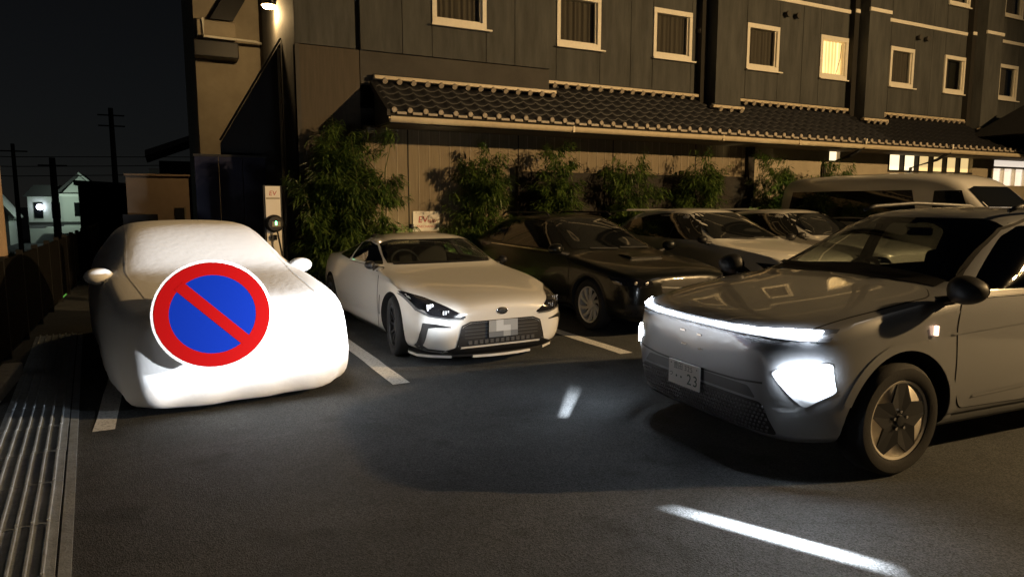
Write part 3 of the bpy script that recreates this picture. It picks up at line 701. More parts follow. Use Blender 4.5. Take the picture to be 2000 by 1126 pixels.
def cut(me, cutters):
    """subtract closed bmeshes one by one"""
    o = bpy.data.objects.new('tmp', me); COL.objects.link(o); cs = []
    for bm in cutters:
        cm_ = bpy.data.meshes.new('c'); bm.to_mesh(cm_); bm.free(); c = bpy.data.objects.new('c', cm_); COL.objects.link(c); cs.append(c)
        m = o.modifiers.new('b', 'BOOLEAN'); m.object = c; m.operation = 'DIFFERENCE'
        try: m.solver = 'MANIFOLD'
        except Exception: m.solver = 'EXACT'
    dg = bpy.context.evaluated_depsgraph_get(); dg.update(); out = bpy.data.meshes.new_from_object(o.evaluated_get(dg))
    for c in cs + [o]: bpy.data.objects.remove(c)
    return out
def painted(me, bvh, paint):
    """paint on the outer skin, dark lining on every face the cuts opened inside (cabin, wheel wells)"""
    me.materials.clear(); me.materials.append(MATS[paint]); me.materials.append(MATS['interior'])
    for p in me.polygons:
        h = bvh.find_nearest(p.center); p.material_index = 1 if (h[0] is not None and h[3] > .012) else 0
    return me
def bvh_of(me): return BVHTree.FromPolygons([v.co.copy() for v in me.vertices], [tuple(p.vertices) for p in me.polygons])
def resample(poly, d, closed=True):
    out = []; n = len(poly)
    for i in range(n if closed else n - 1):
        a = Vector(poly[i]); b = Vector(poly[(i + 1) % n]); k = max(1, int((b - a).length / d))
        out += [a.lerp(b, t / k) for t in range(k)]
    if not closed: out.append(Vector(poly[-1]))
    return out
def rounded(poly, r, k=4):
    """round the corners of a polygon"""
    out = []; n = len(poly)
    for i in range(n):
        p = Vector(poly[i]); a = Vector(poly[i - 1]); b = Vector(poly[(i + 1) % n])
        da, db = (a - p), (b - p); ra = min(r, da.length * .45); rb = min(r, db.length * .45)
        p0 = p + da.normalized() * ra; p1 = p + db.normalized() * rb
        for t in range(k + 1):
            u = t / k; out.append(tuple(p0 * (1 - u) ** 2 + p * 2 * u * (1 - u) + p1 * u * u))
    return out
def project(bvh, uv, view, off, far=4.0):
    u, v = uv
    if view == 'front': o, d = Vector((far, u, v)), Vector((-1, 0, 0))
    elif view == 'rear': o, d = Vector((-far - 2, u, v)), Vector((1, 0, 0))
    elif view == 'left': o, d = Vector((u, far, v)), Vector((0, -1, 0))
    elif view == 'right': o, d = Vector((u, -far, v)), Vector((0, 1, 0))
    else: o, d = Vector((u, v, far)), Vector((0, 0, -1))
    h = bvh.ray_cast(o, d)
    if h[0] is None: return None
    n = h[1] if h[1].dot(d) < 0 else -h[1]
    return h[0] + n * off
def patch(name, bvh, poly, view, off, m, parent, grid=.05, smooth=True, holes=()):
    """a skin panel whose outline is drawn in a side, front or top view and laid on the body at height off"""
    b = resample(poly, grid); pts = [Vector(p) for p in b]; edges = [(i, (i + 1) % len(b)) for i in range(len(b))]; face = [list(range(len(b)))]
    us = [p[0] for p in b]; vs = [p[1] for p in b]
    def inside(p):
        c = False; n = len(b)
        for i in range(n):
            (x1, y1), (x2, y2) = b[i], b[(i + 1) % n]
            if (y1 > p[1]) != (y2 > p[1]) and p[0] < (x2 - x1) * (p[1] - y1) / (y2 - y1) + x1: c = not c
        return c
    x = min(us) + grid / 2
    while x < max(us):
        y = min(vs) + grid / 2
        while y < max(vs):
            if inside((x, y)) and min((Vector((x, y)) - q).length for q in pts[:len(b)]) > grid * .45: pts.append(Vector((x, y)))
            y += grid
        x += grid
    V, E, F, *_ = delaunay_2d_cdt(pts, edges, face, 1, 1e-6)
    co = [project(bvh, p, view, off) for p in V]
    ok = [c is not None for c in co]; idx = {}; vv = []
    for i, c in enumerate(co):
        if c is not None: idx[i] = len(vv); vv.append(tuple(c))
    ff = [tuple(idx[i] for i in f) for f in F if all(ok[i] for i in f)]
    o = pd_obj(name, vv, ff, m, parent)
    bm = bmesh.new(); bm.from_mesh(o.data); bmesh.ops.recalc_face_normals(bm, faces=bm.faces[:])
    want = {'front': Vector((1, 0, 0)), 'rear': Vector((-1, 0, 0)), 'left': Vector((0, 1, 0)), 'right': Vector((0, -1, 0)), 'top': Vector((0, 0, 1))}[view]
    if sum(f.normal.dot(want) * f.calc_area() for f in bm.faces) < 0: bmesh.ops.reverse_faces(bm, faces=bm.faces[:])
    bm.to_mesh(o.data); bm.free()
    if smooth:
        for p in o.data.polygons: p.use_smooth = True
    return o
def ribbon(name, bvh, line, view, w, off, m, parent, d=.03):
    pts = resample(line, d, False); v = []; 
    for i, p in enumerate(pts):
        t = (pts[min(i + 1, len(pts) - 1)] - pts[max(i - 1, 0)]); t = t.normalized() if t.length > 0 else Vector((1, 0)); nn = Vector((-t.y, t.x)) * w / 2
        a = project(bvh, p + nn, view, off); b = project(bvh, p - nn, view, off)
        if a is None or b is None: continue
        v += [tuple(a), tuple(b)]
    return pd_obj(name, v, [(2 * k, 2 * k + 1, 2 * k + 3, 2 * k + 2) for k in range(len(v) // 2 - 1)], m, parent, True)
def cyl_y(cx, cz, r, y0, y1, n=40):
    bm = bmesh.new()
    lo = [bm.verts.new((cx + r * math.cos(2 * PI * k / n), y0, cz + r * math.sin(2 * PI * k / n))) for k in range(n)]
    hi = [bm.verts.new((cx + r * math.cos(2 * PI * k / n), y1, cz + r * math.sin(2 * PI * k / n))) for k in range(n)]
    bm.faces.new(lo); bm.faces.new(hi)
    for k in range(n): bm.faces.new((lo[k], lo[(k + 1) % n], hi[(k + 1) % n], hi[k]))
    bmesh.ops.recalc_face_normals(bm, faces=bm.faces[:]); return bm

# ---- wheels: axle along y, outer face at +y
def wheel(car, x, side, r, w, y_out, style, steer=0.0):
    p = empty('wheel', (x, side * (y_out - w / 2), r), (0 if side > 0 else PI) + steer); p.parent = car
    rr = r * .705; h = w / 2
    bm = lathe([(-h + .02, rr), (-h, rr + .02), (-h + .005, r - .03), (-h + .03, r - .006), (-h * .5, r), (h * .5, r), (h - .03, r - .006), (h - .005, r - .03), (h, rr + .03), (h - .012, rr + .002), (h - .03, rr - .008)], 44, 'y', False)
    ty = bm_obj('tyre', bm, 'tyre', p, True, 35)
    ye = h - .02
    rim_m = 'alloy' if style != 'dark' else 'alloy_dark'
    bm = lathe([(ye - .004, rr + .004), (ye + .004, rr - .004), (ye - .002, rr - .018), (ye - .09, rr - .03), (-h + .03, rr - .01)], 44, 'y', False)
    bm_obj('rim', bm, rim_m, p, True, 35)
    bm = lathe([(ye - .10, 0), (ye - .10, rr - .03)], 30, 'y'); bm_obj('brake_disc', bm, 'trim_black', p)
    if style == 'star':
        # bright machined dish with a dark five-point star on it
        bm = lathe([(ye - .008, rr - .010), (ye - .016, rr * .6), (ye - .03, 0)], 44, 'y'); bm_obj('rim_face', bm, 'alloy', p, True)
        v = [(0, ye - .002, 0)]; n = 10; f = []
        for k in range(n):
            a = 2 * PI * k / n + PI / 2 + .06
            if k % 2 == 0:
                for da in (-.17, .17): v.append(((rr - .012) * math.cos(a + da), ye - .004, (rr - .012) * math.sin(a + da)))
            else:
                v.append((rr * .56 * math.cos(a), ye + .006, rr * .56 * math.sin(a)))
        m_ = len(v) - 1
        for k in range(m_): f.append((0, 1 + k, 1 + (k + 1) % m_))
        v2 = [(a, b - .03, c) for a, b, c in v]; f += [(1 + k, 1 + (k + 1) % m_, m_ + 2 + (k + 1) % m_, m_ + 2 + k) for k in range(m_)]
        pd_obj('rim_star', v + v2, f, 'alloy_dark', p)
        for k in range(5):
            a = 2 * PI * k / 5 + PI / 2
            bm = lathe([(0, 0), (0, .011), (.014, .010), (.014, 0)], 8, 'y'); o = bm_obj('wheel_nut', bm, 'chrome', p); o.location = (.055 * math.cos(a), ye - .002, .055 * math.sin(a))
        bm = lathe([(ye, .035), (ye + .012, .032), (ye + .014, 0)], 18, 'y'); bm_obj('hub_cap', bm, 'alloy_dark', p)
    else:
        n = {'turbine': 10, 'dark': 10, 'plain': 7}[style]
        for k in range(n):
            a0 = 2 * PI * k / n; tw = {'turbine': .42, 'dark': .12, 'plain': .1}[style]; wd = {'turbine': .036, 'dark': .022, 'plain': .032}[style]
            bm = bmesh.new(); prev = None
            for t in range(5):
                u = t / 4; rad = .05 + (rr - .062) * u; a = a0 + tw * u; y = ye - .035 + .025 * u
                c, s = math.cos(a), math.sin(a); ww = wd * (.8 + .35 * u)
                ring = [bm.verts.new((rad * c - s * q[0] * ww, y + q[1], rad * s + c * q[0] * ww)) for q in ((-.7, -.02), (-.5, .004), (.5, .004), (.7, -.02))]
                if prev:
                    for q in range(4): bm.faces.new((prev[q], prev[(q + 1) % 4], ring[(q + 1) % 4], ring[q]))
                else: bm.faces.new(ring)
                prev = ring
            bm.faces.new(prev); bm_obj('spoke', bm, rim_m, p)
        bm = lathe([(ye - .05, .07), (ye - .02, .062), (ye - .012, 0)], 18, 'y'); bm_obj('hub_cap', bm, rim_m, p, True, 40)
    return p
def mirror(car, x, side, y, z, sx, sy, sz, m, cap=None):
    p = empty('door_mirror', (x, side * y, z)); p.parent = car
    bm = bmesh.new(); bmesh.ops.create_icosphere(bm, subdivisions=3, radius=1)
    for v in bm.verts:
        c = v.co; px = c.x; k = 1 if px > 0 else .35
        v.co = Vector((px * sx * k, c.y * sy, (abs(c.z) ** .8) * (1 if c.z > 0 else -1) * sz * (1 - .18 * c.y * side)))
    bm_obj('mirror_housing', bm, m, p, True)
    g = bmesh.new(); bmesh.ops.create_circle(g, cap_ends=True, segments=20, radius=1)
    for v in g.verts: v.co = Vector((-sx * .36, v.co.x * sy * .85, v.co.y * sz * .8))
    bm_obj('mirror_glass', g, 'chrome', p)
    tube('mirror_stalk', [(0, -side * sy * .7, -sz * .75), (.02, -side * (sy + .10), -sz * 1.15)], [.028, .035], 'trim_black', p, 8)
    return p
def plate(car, x, y, z, kind, tilt=0.0):
    p = empty('licence_plate', (x, y, z)); p.parent = car; p.rotation_euler = (0, tilt, 0)
    bm = bmesh.new(); add_box(bm, -.004, .004, -.165, .165, -.0825, .0825, .003); bm_obj('plate_panel', bm, 'plate', p)
    if kind == 'kona':
        F = lambda yy, zz: facing((.0045, yy, zz), (0, 1, 0), (0, 0, 1))
        [text_obj('plate_lettering', ch_, .050, 'plate_ink_pale', p, F(yy_, .045), .0006) for ch_, yy_ in (('豊', -.085), ('田', -.035), ('3', .02), ('2', .05), ('5', .08))]
        text_obj('plate_lettering', 'つ', .04, 'plate_ink', p, F(-.135, -.018), .0006)
        [text_obj('plate_lettering', ch_, .10, 'plate_ink', p, F(yy_, -.026), .0006) for ch_, yy_ in (('2', .058), ('3', .122))]
        for yy in (-.075, -.025):
            bm = bmesh.new(); bmesh.ops.create_circle(bm, cap_ends=True, segments=10, radius=.008)
            for v in bm.verts: v.co = Vector((.0052, yy + v.co.x, -.022 + v.co.y))
            bm_obj('plate_dot', bm, 'plate_ink', p)
        for yy in (-.135, .135):
            bm = bmesh.new(); bmesh.ops.create_circle(bm, cap_ends=True, segments=8, radius=.006)
            for v in bm.verts: v.co = Vector((.0052, yy + v.co.x, .058 + v.co.y))
            bm_obj('plate_bolt', bm, 'plate_ink_pale', p)
    return p
def arch_lip(car, bvh, x, z, r, side, m, w=.05, off=.006, a0=-.12, a1=PI + .12):
    poly = [(x + (r + w) * math.cos(a0 + (a1 - a0) * k / 24), z + (r + w) * math.sin(a0 + (a1 - a0) * k / 24)) for k in range(25)] + \
           [(x + (r - .002) * math.cos(a1 - (a1 - a0) * k / 24), z + (r - .002) * math.sin(a1 - (a1 - a0) * k / 24)) for k in range(25)]
    return patch('arch_trim', bvh, poly, 'left' if side > 0 else 'right', off, m, car, .05)
def seat(car, x, y, z=.36, m='interior'):
    p = empty('seat', (x, y, z)); p.parent = car
    for nm, (a, b, c, d, e, f), t in (('cushion', (-.25, .25, -.24, .24, 0, .16), 0), ('backrest', (-.09, .09, -.24, .24, .0, .62), .35), ('headrest', (-.05, .05, -.12, .12, .0, .17), .35)):
        bm = bmesh.new(); add_box(bm, a, b, c, d, e, f, .05); o = bm_obj(nm, bm, m, p, True)
        if nm == 'backrest': o.location = (-.24, 0, .1); o.rotation_euler = (0, -t, 0)
        if nm == 'headrest': o.location = (-.46, 0, .70); o.rotation_euler = (0, -t * .6, 0)
def cabin_fit(car, x, y, z, seats):
    w = empty('steering_wheel', (x, y, z)); w.parent = car; w.rotation_euler = (0, R(-25), 0)
    bm = bmesh.new(); pts = [(0, .18 * math.cos(2 * PI * k / 24), .18 * math.sin(2 * PI * k / 24)) for k in range(25)]; add_tube(bm, pts, .016, 8, False); bm_obj('wheel_rim', bm, 'interior', w, True)
    box('wheel_spoke', -.01, .01, -.17, .17, -.02, .02, 'interior', w)
    for (sx, sy) in seats: seat(car, sx, sy)
def mirror_y(poly): return [(-a, b) for a, b in poly][::-1]
# ------------------------------------------------------------------ the electric crossover in front, headlamps on
def suv():
    car = empty('crossover_car', (3.88, 3.334, 0), 3.077)
    tag(car, 'pale crossover with lit headlamp and full width light bar driving past', 'car')
    rows = [(.815, .36, .40, .52, .56, .48, .78, .32, .855, .87), (.785, .27, .58, .67, .56, .63, .83, .44, .89, .905), (.69, .21, .72, .80, .56, .77, .87, .55, .925, .94),
            (.52, .19, .81, .875, .58, .85, .905, .62, .955, .97), (.30, .19, .86, .912, .62, .875, .955, .65, .995, 1.01), (0, .20, .87, .915, .68, .88, 1.0, .66, 1.035, 1.05),
            (-.30, .20, .875, .915, .72, .88, 1.04, .68, 1.07, 1.085), (-.50, .20, .875, .912, .72, .875, 1.055, .70, 1.095, 1.11), (-.62, .20, .875, .912, .72, .87, 1.06, .70, 1.14, 1.165),
            (-1.25, .20, .875, .912, .70, .855, 1.05, .605, 1.50, 1.545), (-1.45, .20, .875, .912, .70, .855, 1.05, .60, 1.535, 1.59), (-2.0, .20, .875, .912, .70, .855, 1.05, .61, 1.545, 1.605), (-2.6, .20, .87, .912, .70, .85, 1.06, .60, 1.52, 1.59),
            (-3.1, .25, .85, .90, .70, .83, 1.08, .56, 1.42, 1.50), (-3.36, .30, .80, .86, .70, .79, 1.05, .62, 1.14, 1.18), (-3.5, .40, .66, .72, .70, .66, .95, .5, 1.0, 1.02)]
    base = loft_car(rows, .35); bvh = bvh_of(base)
    inner = [(-.52, .55, .62, .80, .8, .80, 1.0, .60, 1.03, 1.04)] + [(x, max(zb, .42), ws - .12, wm - .10, zm, wb - .07, zs, wr - .035, zr - .035, zc - .04) for (x, zb, ws, wm, zm, wb, zs, wr, zr, zc) in rows[8:14]]
    wind = [(-.72, 1.125), (.72, 1.125), (.69, 1.22), (.585, 1.485), (.45, 1.515), (-.45, 1.515), (-.585, 1.485), (-.69, 1.22)]
    side_f = rounded([(-.66, 1.085), (-1.62, 1.06), (-1.62, 1.46), (-1.42, 1.47), (-1.20, 1.40)], .05)
    side_r = rounded([(-1.70, 1.06), (-2.62, 1.08), (-2.55, 1.38), (-2.3, 1.45), (-1.70, 1.465)], .06)
    cutters = [cyl_y(0, .345, .425, .52, 1.2), cyl_y(0, .345, .425, -1.2, -.52), cyl_y(-2.66, .345, .415, .52, 1.2), cyl_y(-2.66, .345, .415, -1.2, -.52)]
    im = loft_car(inner); ib = bmesh.new(); ib.from_mesh(im); cutters.append(ib)
    cutters.append(prism(wind, 'x', -1.30, 2))
    for s in (side_f, side_r): cutters += [prism(s, 'y', .35, 1.4), prism(s, 'y', -1.4, -.35)]
    gr = rounded([(-.66, .275), (.66, .275), (.60, .47), (-.60, .47)], .04)
    link_mesh('body', painted(cut(base, cutters), bvh, 'paint_pearl'), None, car, None, True, 32)
    patch('windscreen', bvh, wind, 'front', .002, 'car_glass', car, .07)
    for view in ('left', 'right'):
        patch('side_window', bvh, side_f, view, .001, 'car_glass', car, .07); patch('side_window', bvh, side_r, view, .001, 'car_glass', car, .07)
        ribbon('window_trim', bvh, [(-.56, 1.062), (-1.7, 1.045), (-2.66, 1.065)], view, .03, .004, 'trim_black', car)
        ribbon('drip_rail', bvh, [(-.60, 1.11), (-.95, 1.30), (-1.25, 1.445), (-1.55, 1.505), (-2.3, 1.49)], view, .014, .003, 'seam', car)
        dr_ = rounded([(-.44, .86), (-.44, .50), (-.52, .36), (-1.62, .34), (-1.66, 1.02), (-.5, 1.035)], .05)
        ds = patch('door_seam', bvh, [(a * 1.0 + (.006 if a > -1 else -.006), b + (.006 if b > .7 else -.006)) for a, b in dr_], view, .001, 'seam', car, .06)
        d_ = patch('front_door', bvh, dr_, view, .004, 'paint_pearl', car, .06)
        rd_ = rounded([(-1.69, 1.02), (-1.68, .34), (-2.25, .36), (-2.42, .70), (-2.62, .86), (-2.62, 1.03)], .05)
        patch('rear_door', bvh, rd_, view, .004, 'paint_pearl', car, .06)
        ribbon('sill_trim', bvh, [(-.42, .285), (-2.2, .285)], view, .10, .010, 'trim_grey', car)
        ribbon('waist_crease', bvh, [(-.40, .835), (-1.2, .865), (-2.6, .91)], view, .014, .009, 'paint_pearl', car); ribbon('lower_crease', bvh, [(-.62, .43), (-1.4, .46), (-2.2, .50)], view, .016, .009, 'paint_pearl', car)
        sg = 1 if view == 'left' else -1
        arch_lip(car, bvh, 0, .345, .425, sg, 'paint_pearl', .05, .007, .30, PI + .1); arch_lip(car, bvh, -2.66, .345, .415, sg, 'paint_pearl', .055, .012)
        bm = bmesh.new(); add_box(bm, -.95, -.80, sg * .925 - .014, sg * .925 + .014, .80, .825, .008)
        o = bm_obj('door_handle', bm, 'paint_pearl', car, True); o.location = (-.55, 0, .06)
        bm = bmesh.new(); add_box(bm, -.245, -.225, sg * .898, sg * .920, .84, .90, .004); bm_obj('marker_lens', bm, 'marker_glint', car)
    hood = rounded([(.66, -.74), (.77, -.42), (.80, 0), (.77, .42), (.66, .74), (.2, .79), (-.30, .80), (-.44, .68), (-.50, 0), (-.44, -.68), (-.30, -.80), (.2, -.79)], .06)
    patch('bonnet_seam', bvh, [(a + (.006 if a > .5 else -.006 if a < -.2 else 0), b * 1.008) for a, b in hood], 'top', .0012, 'seam', car, .07)
    patch('bonnet', bvh, hood, 'top', .005, 'paint_pearl', car, .06)
    patch('cowl', bvh, [(-.50, -.70), (-.50, .70), (-.60, .70), (-.66, 0), (-.60, -.70)], 'top', .004, 'trim_black', car, .06)
    # light bar across the nose, widening into the running lamp on the left corner
    def bar(y):                                         # height of the bar
        return .868 + .012 * (abs(y) / .8) ** 2
    n = 28; up_, lo_ = [], []
    for k in range(n + 1):
        y = -.80 + 1.60 * k / n; t = .007 + .004 * (y + .8) / 1.6 + .009 * max(0, (abs(y) - .52) / .30)
        up_.append((y, bar(y) + t)); lo_.append((y, bar(y) - t))
    lb = patch('light_bar', bvh, up_ + lo_[::-1], 'front', .020, 'led_white', car, .04)
    patch('light_bar_bezel', bvh, [(-.83, bar(.8) - .035)] + [(y, z - .012) for y, z in lo_] + [(.83, bar(.8) - .035), (.83, bar(.8) + .035)] + [(y, z + .012) for y, z in up_[::-1]] + [(-.83, bar(.8) + .035)], 'front', .006, 'trim_grey', car, .04)
    # headlamps low on the corners
    for sg in (1, -1):
        hl = [(sg * .645, .655), (sg * .73, .715), (sg * .85, .73), (sg * .865, .56), (sg * .79, .47)]
        if sg < 0: hl = hl[::-1]
        lit = [(sg * .67, .655), (sg * .735, .705), (sg * .842, .718), (sg * .85, .60), (sg * .77, .56)]
        if sg < 0: lit = lit[::-1]
        p = patch('headlamp', bvh, rounded(hl, .02), 'front', .004, 'lamp_halo', car, .02)
        patch('headlamp_lens', bvh, rounded(lit, .045), 'front', .022, 'headlamp_lit', p, .03)
        # headlamp beam turned aside and shaped to whiten the made-up cover
        spot('cover_beam', (.80, sg * .72, .64), (6.5, sg * .9 - 2.6, .64), 2100 if sg < 0 else 1000, 96, .7, (.9, .95, 1.0), car, .05, (-.085, .42))
    # grille band and bumper
    gp_ = patch('lower_grille', bvh, gr, 'front', .003, 'trim_black', car, .05)
    bm = bmesh.new()
    for r_ in range(7):
        for c in range(46):
            y = -.60 + c * .0267 + (.013 if r_ % 2 else 0); z = .295 + r_ * .025
            if abs(y) > .63: continue
            q = project(bvh, (y, z), 'front', .006)
            if q is None: continue
            add_box(bm, q.x - .004, q.x + .004, q.y - .0065, q.y + .0065, q.z - .006, q.z + .006)
    tag(bm_obj('grille_studs', bm, 'trim_grey', gp_), kind='stuff')
    ribbon('bumper_lip', bvh, [(-.74, .225), (-.4, .235), (0, .24), (.4, .235), (.74, .225)], 'front', .05, .012, 'paint_silver', car)
    ribbon('nose_crease', bvh, [(-.78, .60), (-.4, .565), (0, .555), (.4, .565), (.60, .585)], 'front', .012, .002, 'trim_black', car)
    patch('nose_panel', bvh, rounded([(-.56, .485), (.56, .485), (.50, .55), (-.50, .55)], .02), 'front', .004, 'trim_grey', car, .05)
    for yy, zz, ln in ((-.12, .78, .05), (.05, .775, .04), (-.10, .69, .06), (.07, .685, .035)):
        q = project(bvh, (yy, zz), 'front', .003); bm = bmesh.new(); add_box(bm, q.x - .002, q.x + .003, q.y - ln / 2, q.y + ln / 2, q.z - .005, q.z + .005); bm_obj('nose_pixel', bm, 'chrome', car)
    q = project(bvh, (-.07, .49), 'front', 0); plate(car, q.x + .02, -.07, .485, 'kona')
    for sg in (1, -1):
        mirror(car, -.36, sg, 1.0, 1.115, .12, .11, .085, 'trim_black')
        wheel(car, 0, sg, .345, .215, .905, 'star'); wheel(car, -2.66, sg, .345, .215, .905, 'star')
        bm = bmesh.new(); add_tube(bm, [(-1.38, sg * .575, 1.57), (-1.5, sg * .575, 1.60), (-2.0, sg * .575, 1.625), (-2.7, sg * .56, 1.60), (-2.9, sg * .555, 1.545)], .016, 8); bm_obj('roof_rail', bm, 'trim_grey', car, True)
    # cabin
    bm = bmesh.new(); add_box(bm, -1.0, -.60, -.74, .74, .80, 1.06, .05); bm_obj('dashboard', bm, 'interior', car, True)
    cabin_fit(car, -1.1, -.36, 1.02, ((-1.6, .38), (-1.6, -.38), (-2.45, .38), (-2.45, -.38)))
    bm = bmesh.new(); add_box(bm, -1.30, -1.26, -.10, .10, 1.38, 1.44, .015); bm_obj('rear_view_mirror', bm, 'interior', car)
    for sg in (-1, 1):
        ribbon('wiper', bvh, [(sg * .62 - .1, 1.14), (sg * .1, 1.15)], 'front', .018, .018, 'trim_black', car)
    return car
KONA = suv()

# thin sheets of stray light from the edge of each lens: slit-shaped beams
def slit_beam(name, car, loc, tgt, along, power, half_len, half_w):
    """loc/tgt/along in world axes; light leaves through a slit lying along 'along'"""
    d = bpy.data.lights.new(name, 'SPOT'); d.energy = power; d.spot_size = R(110); d.spot_blend = .1; d.color = (.9, .95, 1); d.shadow_soft_size = .006
    o = bpy.data.objects.new(name, d); COL.objects.link(o)
    z = (Vector(loc) - Vector(tgt)).normalized(); x = Vector(along); x = (x - z * x.dot(z)).normalized(); y = z.cross(x)
    M = Matrix(((x.x, y.x, z.x, loc[0]), (x.y, y.y, z.y, loc[1]), (x.z, y.z, z.z, loc[2]), (0, 0, 0, 1)))
    cm_ = Matrix.Translation(car.location) @ Matrix.Rotation(car.rotation_euler.z, 4, 'Z')
    o.parent = car; o.matrix_local = cm_.inverted() @ M
    d.use_nodes = True; nt = d.node_tree; em = nt.nodes['Emission']
    tc = nt.nodes.new('ShaderNodeTexCoord'); sp = nt.nodes.new('ShaderNodeSeparateXYZ'); nt.links.new(tc.outputs['Normal'], sp.inputs[0])
    def math_(op, a, b=None):
        n = nt.nodes.new('ShaderNodeMath'); n.operation = op
        for i, q in enumerate((a, b)):
            if q is None: continue
            if isinstance(q, (int, float)): n.inputs[i].default_value = q
            else: nt.links.new(q, n.inputs[i])
        return n.outputs[0]
    az = math_('ABSOLUTE', sp.outputs['Z']); u = math_('ABSOLUTE', math_('DIVIDE', sp.outputs['X'], az)); v = math_('ABSOLUTE', math_('DIVIDE', sp.outputs['Y'], az))
    mu = math_('MINIMUM', math_('MAXIMUM', math_('DIVIDE', math_('SUBTRACT', half_len, u), half_len * .5), 0.0), 1.0)
    mv = math_('MINIMUM', math_('MAXIMUM', math_('DIVIDE', math_('SUBTRACT', half_w, v), half_w * .6), 0.0), 1.0)
    nt.links.new(math_('MULTIPLY', mu, mv), em.inputs['Strength'])
    return o
slit_beam('stray_beam', KONA, (3.17, 2.55, .60), (2.58, 2.25, 0), (.45, -.9, 0), 1150, .66, .055)
slit_beam('stray_beam', KONA, (3.02, 4.05, .55), (2.86, 4.60, 0), (.62, .78, 0), 420, .55, .06)

